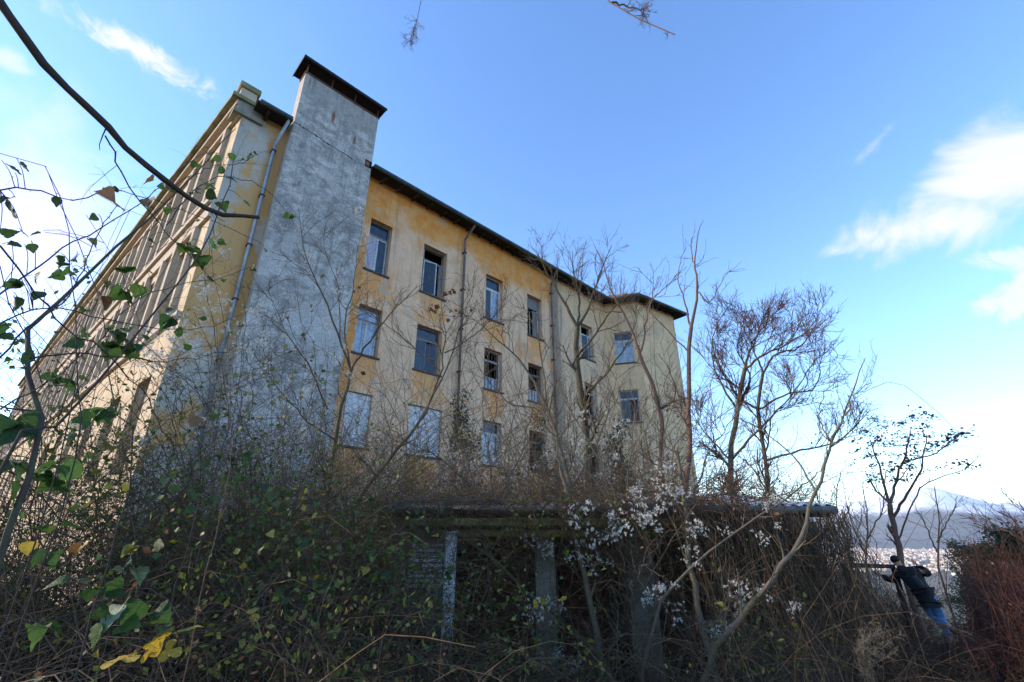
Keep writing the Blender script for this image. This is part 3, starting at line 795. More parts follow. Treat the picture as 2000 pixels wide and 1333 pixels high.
# corrugated roof sheets, each its own piece, sloping down to the front gutter
roof2 = empty('roof', (0, 0, 0), 0, shed)
def corr(x0, x1, mat, dz=0.0, yaw=0.0):
    n = 22; xs = np.linspace(x0, x1, n); ox, oy, oz = shed.location; vs = []
    for (y, z) in ((SY - .16, H(.40)), (SY + 1.3, H(.40) + .17), (9.55, H(.40) + .40)):
        for th_ in (0, .008):
            for k, x in enumerate(xs): vs.append((x - ox + yaw * (y - SY), y - oy, z - oz + dz + .022 * math.cos(x * 2 * math.pi / .146) + th_))
    f = []
    for a in (0, 2):
        for k in range(n - 1):
            b, c = a * n + k, (a + 2) * n + k
            f += [(b, b + 1, c + 1, c), (b + n, c + n, c + n + 1, b + n + 1)]
    for k in range(n - 1): f.append((k, n + k, n + k + 1, k + 1))
    me = bpy.data.meshes.new('roof_sheet'); me.from_pydata(vs, [], f); me.update(); link('roof_sheet', me, M[mat], roof2)
xx = -1.7
for k in range(6):
    corr(xx, xx + 1.02, 'metal_sheet' if k == 5 else 'sheet', .012 * (k % 2), .012 * math.sin(k * 7)); xx += .97
ox, oy, oz = shed.location
MB().tube([(-1.65 - ox, SY - .20 - oy, H(.365) - oz), (4.15 - ox, SY - .20 - oy, H(.355) - oz)], .05, 10).build('gutter', M['grey_gutter'], shed, smooth=True)
sh('fascia', -1.6, 4.1, SY - .13, SY - .10, H(.27), H(.37), 'soffit', .004)

# ------------------------------------------------------------ plant materials
def bark(name, c1, c2, moss=0.0, scale=14):
    def f(t, b, out, tc):
        g = t.new('ShaderNodeNewGeometry'); o = g.outputs['Position']; r = g.outputs['Random Per Island']
        n = t.noise(o, scale, 6, .7); l = t.noise(o, 2.3, 4, .6)
        col = t.mix(t.ss(n, .3, .7), c1, c2)
        col = t.mix(t.math('MULTIPLY', r, .55), col, tuple(x * .42 for x in c2))
        if moss: col = t.mix(t.math('MULTIPLY', t.ss(l, .42, .62), moss), col, (.075, .085, .025))
        t.link(col, b.inputs['Base Color']); b.inputs['Roughness'].default_value = .85; b.inputs['Specular IOR Level'].default_value = .2
        bump(t, b, n, .5, .01)
    return material(name, f)
M['bark_grey'] = bark('grey_bark', (.15, .115, .08), (.08, .06, .043))
M['bark_moss'] = bark('mossy_bark', (.12, .095, .06), (.065, .05, .034), .7)
M['bark_pale'] = bark('pale_bark', (.21, .165, .12), (.14, .11, .08), .4)
M['bark_red'] = bark('reddish_bark', (.24, .14, .10), (.13, .075, .055))
M['cane_purple'] = bark('purple_cane', (.075, .045, .05), (.05, .045, .03))
M['cane_green'] = bark('green_cane', (.09, .10, .05), (.07, .05, .05))
M['twig_brown'] = bark('brown_twigs', (.17, .108, .062), (.085, .054, .032))
M['twig_grey'] = bark('grey_twigs', (.20, .15, .105), (.10, .075, .053))
M['twig_red'] = bark('russet_twigs', (.15, .065, .045), (.085, .04, .03))
M['straw'] = bark('dry_straw', (.38, .29, .19), (.26, .19, .12))
def leaf_mat(name, cols, rough=.55, trans=.3):
    def f(t, b, out, tc):
        g = t.new('ShaderNodeNewGeometry'); oi = t.new('ShaderNodeObjectInfo')
        r = t.math('FRACT', t.math('ADD', g.outputs['Random Per Island'], oi.outputs['Random']))
        cr = t.new('ShaderNodeValToRGB'); t.link(r, cr.inputs[0]); e = cr.color_ramp.elements
        for k, c in enumerate(cols):
            el = e[k] if k < 2 else e.new(1)
            el.position = k / max(1, len(cols) - 1); el.color = (*c, 1)
        n = t.noise(g.outputs['Position'], 60, 5, .7)
        col = t.mix(t.math('MULTIPLY', t.ss(n, .45, .75), .4), cr.outputs[0], tuple(x * .4 for x in cols[0]))
        t.link(col, b.inputs['Base Color']); b.inputs['Roughness'].default_value = rough; b.inputs['Specular IOR Level'].default_value = .35
        tr = t.new('ShaderNodeBsdfTranslucent'); t.link(col, tr.inputs[0])
        mx_ = t.new('ShaderNodeMixShader'); mx_.inputs[0].default_value = trans
        t.link(b.outputs[0], mx_.inputs[1]); t.link(tr.outputs[0], mx_.inputs[2]); t.link(mx_.outputs[0], out.inputs[0])
        bump(t, b, n, .3, .004)
    return material(name, f)
M['leaf_green'] = leaf_mat('bramble_leaf', [(.045, .10, .03), (.06, .13, .04), (.09, .16, .045), (.05, .11, .05)])
M['leaf_mixed'] = leaf_mat('thicket_leaf', [(.05, .072, .012), (.08, .11, .018), (.12, .15, .025), (.17, .18, .04), (.07, .10, .02), (.26, .22, .03), (.05, .08, .016)])
M['leaf_dark'] = leaf_mat('ivy_leaf', [(.018, .04, .014), (.03, .06, .02), (.04, .07, .025)], .4, .15)
M['leaf_yellow'] = leaf_mat('yellow_leaf', [(.50, .32, .03), (.58, .40, .05), (.42, .36, .06)])
M['leaf_brown'] = leaf_mat('dead_leaf', [(.20, .095, .035), (.28, .14, .05), (.14, .06, .03)])
M['leaf_pale'] = leaf_mat('pale_leaf', [(.16, .24, .16), (.22, .30, .21), (.13, .20, .10)])
M['leaf_olive'] = leaf_mat('olive_leaf', [(.10, .12, .05), (.16, .17, .09), (.08, .10, .04)])
M['fluff'] = simple('seed_fluff', (.72, .69, .62), (.55, .52, .46), 20, .9, 0, 0, .1)
M['cluster'] = leaf_mat('dry_fruit_cluster', [(.065, .03, .022), (.10, .045, .03), (.045, .028, .02)])
print('materials ready')

# leaf meshes for the leaves one can pick apart
def veined(name, cols, trans=.3):
    def f(t, b, out, tc):
        oi = t.new('ShaderNodeObjectInfo'); x, y, z = t.sep(tc['Object'])
        cr = t.new('ShaderNodeValToRGB'); t.link(oi.outputs['Random'], cr.inputs[0]); e = cr.color_ramp.elements
        for k, c in enumerate(cols):
            el = e[k] if k < 2 else e.new(1)
            el.position = k / max(1, len(cols) - 1); el.color = (*c, 1)
        ax = t.math('ABSOLUTE', x)
        st = t.math('FRACT', t.math('MULTIPLY', t.math('SUBTRACT', y, t.math('MULTIPLY', ax, .75)), 7.0))
        vein = t.math('MAXIMUM', t.ss(t.math('ABSOLUTE', t.math('SUBTRACT', st, .5)), .10, .02), t.ss(ax, .03, .008))
        n = t.noise(tc['Object'], 6, 6, .7); n2 = t.noise(tc['Object'], 2.2, 4, .6)
        col = t.mix(t.math('MULTIPLY', t.ss(n, .4, .75), .5), cr.outputs[0], tuple(v * .35 for v in cols[0]))
        col = t.mix(t.math('MULTIPLY', t.ss(n2, .55, .75), .4), col, tuple(min(1, v * 1.5 + .02) for v in cols[-1]))
        col = t.mix(t.math('MULTIPLY', vein, .35), col, tuple(min(1, v * 1.8 + .03) for v in cols[0]))
        t.link(col, b.inputs['Base Color']); b.inputs['Roughness'].default_value = .5; b.inputs['Specular IOR Level'].default_value = .35
        tr = t.new('ShaderNodeBsdfTranslucent'); t.link(col, tr.inputs[0]); mx_ = t.new('ShaderNodeMixShader'); mx_.inputs[0].default_value = trans
        t.link(b.outputs[0], mx_.inputs[1]); t.link(tr.outputs[0], mx_.inputs[2]); t.link(mx_.outputs[0], out.inputs[0])
        bump(t, b, t.math('SUBTRACT', n, t.math('MULTIPLY', vein, .6)), .5, .01)
    return material(name, f)
PROF = {'ovate': [0, .22, .34, .40, .42, .40, .34, .26, .17, .08, 0], 'round': [0, .34, .46, .52, .53, .50, .43, .34, .22, .10, 0], 'heart': [.12, .40, .50, .52, .48, .42, .34, .25, .15, .06, 0]}
def leaf_mesh(name, mat, kind='ovate', fold=.16, curl=.25, seed=0):
    rs = random.Random(seed); vs, f = [], []
    if kind == 'lobed':                      # five-lobed leaf, fan round the stalk
        out = []
        for k in range(41):
            a = math.radians(-155 + 310 * k / 40); lobe = abs(math.cos(a * 1.25 * 1.0)) ; r_ = .34 + .34 * abs(math.cos(2.5 * a / 1.55)) ** 1.5 * (1 - .25 * abs(a) / 2.7) + .025 * (k % 2) + rs.uniform(-.015, .015)
            out.append((math.sin(a) * r_, .36 + math.cos(a) * r_, -.22 * r_ * r_ + .05 * math.sin(a * 5) + rs.uniform(-.015, .015)))
        vs = [(0, .36, .04)] + out; f = [(0, k, k + 1) for k in range(1, 41)]
    else:
        prof = PROF[kind]; n = len(prof)
        for k, w in enumerate(prof):
            y = k / (n - 1); zc = -curl * y * y + rs.uniform(-.012, .012); w *= rs.uniform(.94, 1.06); sr = .035 * (k % 2) * (w > 0)
            wv = .03 * math.sin(k * 1.9 + seed)
            vs += [(-w - sr, y - .06 * (w > 0), zc + w * fold * 2 + wv), (-w * .5, y, zc + w * fold), (0, y, zc), (w * .5, y, zc + w * fold), (w + sr, y - .06 * (w > 0), zc + w * fold * 2 - wv)]
        for k in range(n - 1):
            for q in range(4): a = k * 5 + q; f.append((a, a + 1, a + 6, a + 5))
    i0 = len(vs); vs += [(-.012, -.32, .03), (.012, -.32, .03), (.012, .02, 0), (-.012, .02, 0)]; f.append((i0, i0 + 1, i0 + 2, i0 + 3))
    me = bpy.data.meshes.new(name); me.from_pydata(vs, [], f); me.update(); me.materials.append(M[mat])
    me.polygons.foreach_set('use_smooth', [True] * len(me.polygons))
    return me
M['vl_g'] = veined('veined_green_leaf', [(.05, .11, .025), (.07, .14, .03), (.11, .18, .035)], .42)
M['vl_d'] = veined('veined_dark_leaf', [(.03, .07, .018), (.042, .095, .024), (.06, .115, .03)], .4)
M['vl_y'] = veined('veined_yellow_leaf', [(.42, .27, .03), (.52, .36, .04), (.36, .32, .06)])
M['vl_b'] = veined('veined_dead_leaf', [(.17, .08, .03), (.26, .13, .045), (.12, .055, .03)], .2)
M['vl_p'] = veined('veined_pale_leaf', [(.15, .22, .15), (.20, .27, .19), (.12, .19, .10)], .2)
M['vl_o'] = veined('veined_olive_leaf', [(.10, .12, .04), (.15, .17, .06), (.08, .11, .035)])
LM = {}
for key in 'gybpdo':
    LM[key] = [leaf_mesh('leaf', 'vl_' + key, k, .06 + .07 * s_, .08 + .12 * s_, s_) for s_, k in enumerate(('ovate', 'round', 'heart', 'lobed'))]
lrs = random.Random(8)
def leaf(pos, size, key='g', parent=None, var=None, droop=.4):
    me = lrs.choice(LM[key][:3]) if var is None else LM[key][var]
    o = bpy.data.objects.new('leaf', me); COL.objects.link(o)
    o.rotation_euler = (lrs.gauss(-droop, .6), lrs.gauss(0, .6), lrs.uniform(0, 6.28)); o.scale = (size,) * 3
    o.location = pos
    if parent is not None:
        o.parent = parent; o.location = Vector(pos) - parent_loc(parent)
    return o
def parent_loc(o):
    v = Vector((0, 0, 0))
    while o is not None: v += o.location; o = o.parent
    return v
def plant(name, base, label, cat, group=None):
    o = empty(name, base); tagp(o, label, cat, group); return o
def part(name, sets, mat, root, kind=None):
    off = np.array(root.location); o = tubes(name, [(p - off, r, s) for p, r, s in sets], M[mat], root)
    if kind: o['kind'] = kind
    return o
def leaves_part(name, pos, size, mat, root, flat=.5, rg=rng):
    v, f = leaf_cards(np.asarray(pos), np.asarray(size), rg, flat)
    o = fast(name, v - np.array(root.location), f, M[mat], root); o['kind'] = 'stuff'; return o

# ------------------------------------------------------------ trees traced by their main stems
def stem3(pts, r0, r1, n=14, jit=.012):
    """pts: (photo x, photo y, distance m)"""
    w = [P(*p) for p in pts]; return resample(w, n, jit), np.linspace(r0, r1, n)
def tree(name, label, stems, mat, twigmat, spread=(.5, 1.3), n1=7, n2=6, n3=4, up=.12, group=None, cat='tree', tmin=.25, seed=0, twl=(.3, .8), rmin=.0042, ang=(.4, 1.0), l3=(.1, .3), thin=.78):
    rg = np.random.default_rng(seed)
    base = P(*stems[0][0][0]); bz = gz(base[0], base[1])
    first = [list(q) for q in stems[0][0]]
    root = plant(name, (base[0], base[1], bz), label, cat, group)
    Ps, Rs = [], []
    for k, (pts, r0, r1) in enumerate(stems):
        p, r = stem3(pts, r0 * thin, r1 * thin)
        if k == 0 and p[0][2] > bz:      # carry the trunk down to the soil
            ext = np.linspace(np.array([base[0] + rg.normal(0, .05), base[1] + rg.normal(0, .05), bz - .05]), p[0], 5)[:-1]
            q = np.vstack([ext, p]); p = resample(q, 14); r = np.linspace(r0 * 1.15, r1, 14) * thin
        Ps.append(p); Rs.append(r)
    for k in range(len(Ps)):
        part('trunk' if k == 0 else 'limb', [(Ps[k][None], Rs[k][None], 7)], mat, root)
    Pm, Rm = np.stack(Ps), np.stack(Rs)
    n2 = max(1, round(n2 * .75)); n3 = n3 // 2 if n3 > 1 else n3
    b1, q1 = shoots(Pm, Rm, n1, spread, ang, 8, up, .13, tmin, 1.0, .5, .35, rmin * 1.4, rg)
    part('branches', [(b1, q1, 5)], mat, root, 'stuff')
    b2, q2 = shoots(b1, q1, n2, twl, (.35, .9), 6, up * .8, .14, .2, 1, .6, .4, rmin, rg)
    sets = [(b2, q2, 4)]
    if n3:
        b3, q3 = shoots(b2, q2, n3, l3, (.35, 1.0), 4, up * .5, .16, .2, 1, .7, .5, rmin * .8, rg); sets.append((b3, q3, 3))
    o = part('twigs', sets, twigmat, root); o['kind'] = 'stuff'
    return root, (b1, b2)

t1, b_t1 = tree('bare_sapling', 'slender bare sapling forking in front of the grey cement shaft', [
    ([(640, 985, 9.0), (655, 860, 9.0), (685, 725, 9.0)], .05, .036),
    ([(685, 725, 9.0), (664, 665, 9.0), (640, 600, 8.9), (612, 540, 8.8), (592, 480, 8.8), (583, 405, 8.7)], .03, .005),
    ([(685, 725, 9.0), (672, 640, 9.2), (690, 560, 9.3), (700, 480, 9.4)], .026, .005),
    ([(685, 725, 9.0), (720, 668, 8.8), (765, 610, 8.7), (815, 560, 8.6)], .03, .005),
    ([(640, 800, 9.0), (605, 720, 8.6), (560, 650, 8.4), (520, 560, 8.2)], .02, .004),
    ([(664, 665, 9.0), (660, 560, 9.2), (632, 480, 9.3), (640, 430, 9.3)], .018, .004),
    ([(655, 860, 9.0), (610, 830, 8.8), (560, 780, 8.6), (500, 700, 8.4)], .02, .004)], 'bark_grey', 'twig_brown', n1=8, n2=6, n3=3, seed=1)
t2, b_t2 = tree('bare_sapling', 'thin leaning bare sapling with brown leaf tufts before the boarded windows', [
    ([(690, 985, 8.6), (740, 920, 8.5), (790, 862, 8.4), (818, 825, 8.4)], .045, .034),
    ([(818, 825, 8.4), (845, 775, 8.3), (860, 725, 8.3), (868, 660, 8.2), (862, 600, 8.2)], .03, .006),
    ([(818, 825, 8.4), (852, 760, 8.2), (880, 700, 8.1), (905, 620, 8.0), (925, 560, 8.0)], .025, .005),
    ([(860, 725, 8.3), (820, 690, 8.4), (760, 640, 8.5), (700, 600, 8.6)], .016, .004),
    ([(868, 690, 8.2), (920, 660, 8.0), (985, 600, 7.9)], .016, .004)], 'bark_grey', 'twig_brown', n1=8, n2=6, n3=3, seed=2)
t3, b_t3 = tree('mossy_tree', 'moss-stained bare tree rising past the dark damp band of the facade', [
    ([(1155, 1000, 11.5), (1148, 880, 11.5), (1136, 780, 11.4), (1126, 700, 11.4), (1128, 640, 11.4)], .13, .085),
    ([(1128, 640, 11.4), (1110, 605, 11.3), (1085, 560, 11.3), (1062, 520, 11.2), (1058, 480, 11.2)], .06, .008),
    ([(1128, 640, 11.4), (1150, 600, 11.6), (1165, 555, 11.7), (1180, 515, 11.8), (1195, 480, 11.8)], .055, .008),
    ([(1126, 700, 11.4), (1165, 650, 11.0), (1200, 600, 10.8), (1225, 570, 10.7)], .045, .008),
    ([(1136, 780, 11.4), (1185, 730, 11.2), (1230, 660, 11.0), (1250, 600, 10.9)], .045, .007),
    ([(1128, 640, 11.4), (1132, 580, 11.4), (1120, 530, 11.4), (1118, 490, 11.4)], .045, .008)], 'bark_moss', 'twig_grey', spread=(.6, 1.5), n1=10, n2=8, n3=6, seed=3, twl=(.35, .9))
t4, b_t4 = tree('pale_sapling', 'pale curving sapling arching left before the barred windows', [
    ([(1165, 1180, 7.9), (1140, 1060, 7.9), (1115, 950, 7.9), (1090, 860, 7.9), (1068, 800, 7.8)], .06, .04),
    ([(1068, 800, 7.8), (1035, 735, 7.7), (1000, 690, 7.6), (955, 650, 7.5), (915, 615, 7.4)], .034, .005),
    ([(1090, 860, 7.9), (1050, 800, 8.0), (1000, 790, 8.1), (950, 740, 8.2), (925, 690, 8.2)], .025, .005),
    ([(1068, 800, 7.8), (1062, 720, 7.8), (1050, 640, 7.8), (1062, 560, 7.8)], .025, .004),
    ([(1115, 950, 7.9), (1160, 880, 7.8), (1190, 800, 7.7), (1205, 730, 7.6)], .03, .005)], 'bark_pale', 'twig_brown', n1=7, n2=5, n3=3, seed=4)
t5, b_t5 = tree('young_tree', 'tall pinkish bare young tree with upright forks beyond the wing corner', [
    ([(1338, 1000, 9.5), (1345, 880, 9.5), (1344, 780, 9.5), (1346, 690, 9.5), (1350, 640, 9.5)], .065, .05),
    ([(1350, 640, 9.5), (1362, 580, 9.5), (1358, 520, 9.5), (1362, 470, 9.5), (1374, 430, 9.5)], .042, .006),
    ([(1362, 570, 9.5), (1385, 590, 9.4), (1405, 560, 9.3), (1416, 535, 9.3)], .02, .005),
    ([(1350, 640, 9.5), (1338, 590, 9.6), (1325, 545, 9.7), (1330, 500, 9.7)], .028, .005),
    ([(1346, 690, 9.5), (1300, 640, 9.4), (1270, 600, 9.3), (1300, 560, 9.2), (1330, 540, 9.2)], .02, .005),
    ([(1358, 520, 9.5), (1350, 490, 9.6), (1352, 465, 9.6)], .02, .005)], 'bark_red', 'twig_red', n1=3, n2=2, n3=0, spread=(.25, .7), seed=5)
t6, b_t6 = tree('young_tree', 'bare young tree with stout reddish shoots crossing the cream wing', [
    ([(1298, 1040, 8.8), (1292, 920, 8.8), (1288, 800, 8.8), (1262, 730, 8.8), (1244, 675, 8.8)], .06, .042),
    ([(1244, 675, 8.8), (1222, 620, 8.8), (1195, 570, 8.7), (1178, 515, 8.7), (1160, 478, 8.7)], .035, .006),
    ([(1250, 690, 8.8), (1262, 640, 8.6), (1268, 590, 8.5), (1300, 575, 8.4)], .026, .005),
    ([(1268, 610, 8.5), (1275, 570, 8.5), (1272, 545, 8.5)], .02, .005),
    ([(1215, 610, 8.8), (1170, 605, 8.9), (1140, 580, 9.0), (1115, 565, 9.0)], .02, .005),
    ([(1288, 800, 8.8), (1320, 770, 8.6), (1305, 720, 8.5), (1285, 690, 8.5)], .022, .006),
    ([(1288, 800, 8.8), (1330, 780, 8.7), (1370, 785, 8.6)], .02, .005)], 'bark_red', 'twig_brown', n1=4, n2=3, n3=2, spread=(.3, .9), seed=6)
t7, b_t7 = tree('dense_bare_tree', 'dense many-twigged bare tree with dark reddish shoots against the sky', [
    ([(1425, 1010, 9.8), (1428, 900, 9.8), (1440, 800, 9.8), (1455, 720, 9.8)], .075, .05),
    ([(1455, 720, 9.8), (1475, 660, 9.7), (1505, 620, 9.6)], .035, .006),
    ([(1455, 720, 9.8), (1500, 690, 9.6), (1560, 660, 9.5), (1598, 622, 9.4)], .032, .006),
    ([(1440, 800, 9.8), (1400, 730, 9.9), (1392, 660, 10.0), (1420, 600, 10.0)], .03, .006),
    ([(1428, 900, 9.8), (1490, 830, 9.6), (1540, 780, 9.5), (1590, 710, 9.4)], .032, .006),
    ([(1440, 800, 9.8), (1465, 740, 10.0), (1440, 680, 10.2), (1455, 620, 10.2)], .03, .006),
    ([(1428, 900, 9.8), (1380, 850, 9.9), (1350, 800, 10.0)], .025, .006)], 'bark_grey', 'twig_red', n1=12, n2=12, n3=8, spread=(.4, 1.1), twl=(.25, .7), seed=7)
tree('dense_bare_tree', 'second many-stemmed bare tree right of the wing with upturned shoots', [
    ([(1500, 1010, 11.0), (1495, 900, 11.0), (1480, 800, 11.0), (1490, 730, 11.0)], .06, .04),
    ([(1490, 730, 11.0), (1520, 690, 11.0), (1560, 680, 11.0), (1592, 640, 11.0), (1600, 610, 11.0)], .03, .008),
    ([(1480, 800, 11.0), (1540, 770, 10.9), (1590, 760, 10.8), (1605, 700, 10.7)], .03, .008),
    ([(1495, 900, 11.0), (1560, 880, 10.9), (1640, 860, 10.8), (1700, 800, 10.7)], .03, .008),
    ([(1490, 730, 11.0), (1470, 670, 11.2), (1500, 640, 11.3)], .03, .008),
    ([(1480, 800, 11.0), (1430, 760, 11.1), (1400, 700, 11.2), (1380, 640, 11.2)], .03, .008)], 'bark_grey', 'twig_red', n1=10, n2=10, n3=6, spread=(.5, 1.3), twl=(.3, .8), seed=17, up=.2)
t8, b_t8 = tree('leaning_sapling', 'long pale sapling leaning right across the shed corner', [
    ([(1375, 1310, 5.6), (1440, 1210, 5.6), (1510, 1130, 5.6), (1565, 1050, 5.7)], .036, .028),
    ([(1565, 1050, 5.7), (1592, 960, 5.8), (1625, 870, 5.9), (1660, 780, 6.0), (1690, 700, 6.1)], .026, .005),
    ([(1592, 960, 5.8), (1560, 900, 5.9), (1500, 850, 6.0), (1440, 815, 6.1)], .014, .004),
    ([(1625, 870, 5.9), (1600, 820, 6.0), (1610, 760, 6.0)], .012, .004),
    ([(1640, 830, 5.9), (1660, 790, 5.8), (1700, 740, 5.8)], .012, .004)], 'bark_pale', 'twig_brown', n1=6, n2=4, n3=2, spread=(.25, .7), twl=(.15, .4), seed=8, tmin=.35, rmin=.0018)
t8b, b_t8b = tree('leaning_sapling', 'second pale sapling slanting up from the pillar toward the shed roof', [
    ([(1255, 1310, 5.9), (1290, 1180, 5.9), (1340, 1120, 5.9), (1410, 1060, 6.0), (1500, 1000, 6.1), (1560, 955, 6.2)], .026, .010),
    ([(1500, 1000, 6.1), (1515, 940, 6.2), (1525, 880, 6.3)], .010, .004),
    ([(1560, 955, 6.2), (1600, 920, 6.3), (1630, 850, 6.4)], .010, .004)], 'bark_pale', 'twig_brown', n1=6, n2=4, n3=2, spread=(.2, .6), twl=(.12, .35), seed=9, tmin=.4, rmin=.0018)
t8c, _ = tree('leaning_sapling', 'mossy trunk slanting down in front of the rusty panel', [
    ([(1190, 1300, 6.2), (1100, 1215, 6.2), (1030, 1160, 6.2), (960, 1090, 6.25), (890, 1040, 6.3)], .036, .022),
    ([(960, 1090, 6.25), (930, 1020, 6.3), (900, 980, 6.3)], .014, .004)], 'bark_moss', 'twig_brown', n1=4, n2=3, n3=2, spread=(.2, .5), twl=(.12, .3), seed=10, rmin=.0018)
t8d, _ = tree('pale_sapling', 'stout pale sapling standing between the two concrete pillars', [
    ([(1175, 1330, 6.2), (1165, 1240, 6.25), (1150, 1160, 6.3), (1120, 1030, 6.4), (1095, 920, 6.5)], .05, .03),
    ([(1120, 1030, 6.4), (1160, 960, 6.5), (1200, 880, 6.6), (1225, 790, 6.7)], .022, .005),
    ([(1095, 920, 6.5), (1080, 830, 6.6), (1045, 760, 6.7)], .022, .005)], 'bark_pale', 'twig_brown', n1=5, n2=4, n3=2, spread=(.3, .8), seed=12)
t8e, _ = tree('pale_sapling', 'stout pale sapling in front of the brown concrete wall', [
    ([(1400, 1330, 6.0), (1372, 1230, 6.1), (1352, 1120, 6.2), (1340, 1000, 6.3), (1322, 880, 6.4)], .05, .028),
    ([(1340, 1000, 6.3), (1380, 900, 6.5), (1420, 830, 6.6)], .02, .005),
    ([(1352, 1120, 6.2), (1310, 1010, 6.3), (1270, 930, 6.4), (1255, 850, 6.4)], .022, .005)], 'bark_pale', 'twig_brown', n1=5, n2=4, n3=2, spread=(.3, .8), seed=13)
tree('multi_stemmed_shrub', 'many-stemmed bare shrub rising through the shed eaves between the pillars', [
    ([(1240, 1260, 6.45), (1235, 1120, 6.45), (1210, 1000, 6.4), (1175, 900, 6.3), (1150, 800, 6.3)], .026, .006),
    ([(1235, 1120, 6.45), (1250, 1000, 6.3), (1290, 900, 6.2), (1305, 800, 6.2)], .02, .005),
    ([(1210, 1000, 6.4), (1130, 900, 6.3), (1060, 830, 6.2), (1000, 800, 6.2)], .018, .005),
    ([(1235, 1120, 6.45), (1190, 960, 6.2), (1160, 880, 6.1), (1100, 780, 6.0), (1085, 690, 6.0)], .02, .005),
    ([(1240, 1180, 6.4), (1320, 1040, 6.2), (1400, 930, 6.2), (1430, 850, 6.2)], .018, .005),
    ([(1235, 1120, 6.45), (1225, 960, 6.5), (1240, 840, 6.5), (1230, 740, 6.5)], .02, .005)], 'bark_pale', 'twig_brown', n1=6, n2=4, n3=2, spread=(.3, .9), twl=(.2, .5), seed=31, rmin=.003, cat='shrub')
tree('multi_stemmed_shrub', 'wiry bare shrub standing left of the rusty panel before the boarded windows', [
    ([(960, 1200, 6.5), (950, 1080, 6.5), (930, 960, 6.6), (905, 880, 6.7), (890, 790, 6.8)], .02, .005),
    ([(950, 1080, 6.5), (985, 960, 6.4), (1020, 880, 6.4), (1040, 800, 6.4)], .016, .005),
    ([(930, 960, 6.6), (860, 900, 6.6), (800, 860, 6.6), (760, 840, 6.6)], .014, .004),
    ([(950, 1080, 6.5), (960, 940, 6.4), (955, 860, 6.4), (975, 760, 6.4)], .016, .005)], 'bark_grey', 'twig_brown', n1=6, n2=4, n3=2, spread=(.3, .9), twl=(.2, .5), seed=32, rmin=.003, cat='shrub')
t9, b_t9 = tree('cluster_tree', 'small tree with flat dark seed clusters beyond the climbing person', [
    ([(1762, 1110, 17), (1752, 1060, 17), (1742, 1010, 17), (1738, 985, 17)], .10, .08),
    ([(1738, 985, 17), (1725, 940, 17), (1712, 895, 17), (1700, 860, 17)], .05, .015),
    ([(1738, 985, 17), (1752, 935, 17.2), (1768, 890, 17.2), (1778, 840, 17.3)], .055, .015),
    ([(1745, 1010, 17), (1775, 960, 16.8), (1800, 915, 16.7), (1810, 850, 16.6)], .05, .015),
    ([(1752, 1060, 17), (1795, 960, 16.6), (1830, 935, 16.5), (1880, 920, 16.4), (1898, 905, 16.4)], .03, .012),
    ([(1768, 900, 17), (1820, 890, 16.8), (1860, 860, 16.6)], .03, .012),
    ([(1738, 985, 17), (1705, 950, 17.2), (1690, 920, 17.4)], .04, .012)], 'bark_red', 'twig_brown', n1=4, n2=2, n3=0, spread=(.4, 1.0), twl=(.2, .5), seed=14, rmin=.006, ang=(.3, .8))
t10, _ = tree('bare_shrub', 'low bare shrub leaning in over the russet hedge', [
    ([(2030, 1120, 13), (2005, 1060, 13), (1985, 1020, 13), (1950, 1000, 13)], .05, .015),
    ([(2005, 1060, 13), (1970, 1040, 13), (1935, 1035, 13)], .03, .01),
    ([(2030, 1120, 13), (2010, 1020, 13.2), (1990, 980, 13.3)], .03, .01)], 'bark_red', 'twig_red', n1=9, n2=6, n3=3, spread=(.4, 1.0), twl=(.2, .5), seed=15, rmin=.004, cat='shrub')
for k, (sx, d_, lab) in enumerate(((1600, 12, 'thin bare shoots standing right behind the shed roof'), (1690, 13.5, 'thin bare shoots beside the horizontal rail'), (1830, 15, 'upright bare twiggy shrub right of the climbing person'))):
    tree('bare_shrub', lab, [
        ([(sx, 1100, d_), (sx + 4, 1020, d_), (sx - 5, 950, d_)], .03, .012),
        ([(sx, 1060, d_), (sx + 30, 1000, d_ + .1), (sx + 40, 920 if k != 2 else 970, d_ + .2)], .022, .008),
        ([(sx, 1080, d_), (sx - 30, 1010, d_ - .1), (sx - 45, 940 if k != 2 else 1000, d_ - .2)], .022, .008)],
        'bark_grey', 'twig_brown', n1=8 if k < 2 else 5, n2=6 if k < 2 else 3, n3=4 if k < 2 else 2, spread=(.4, 1.0), twl=(.2, .5), seed=20 + k, rmin=.003, cat='shrub')

# ------------------------------------------------------------ thickets nobody could count
def polar(n, a0, a1, r0, r1, rg):
    a = np.radians(rg.uniform(a0, a1, n)); r = np.sqrt(rg.uniform(r0 * r0, r1 * r1, n))
    x, y = r * np.sin(a), r * np.cos(a); return np.stack([x, y, ground_z(x, y) - .03], -1)
def clump(p, f=1.1, seed=0):
    return fbm(p[:, 0] + p[:, 2] * .6, p[:, 1] + p[:, 2] * .5, 3, f, seed)
def on_canes(Pp, n, rg, jit=.05, tmin=.2):
    K, N, _ = Pp.shape; i = rg.integers(0, K, n); t = rg.uniform(tmin, 1, n) * (N - 1.001); j = t.astype(int); f = (t - j)[:, None]
    return Pp[i, j] * (1 - f) + Pp[i, j + 1] * f + rg.normal(0, jit, (n, 3))
PATH = [(4.6, 6.0, .45), (6.5, 8.5, .15), (8.2, 10.7, -.12), (9.1, 11.9, -.28)]
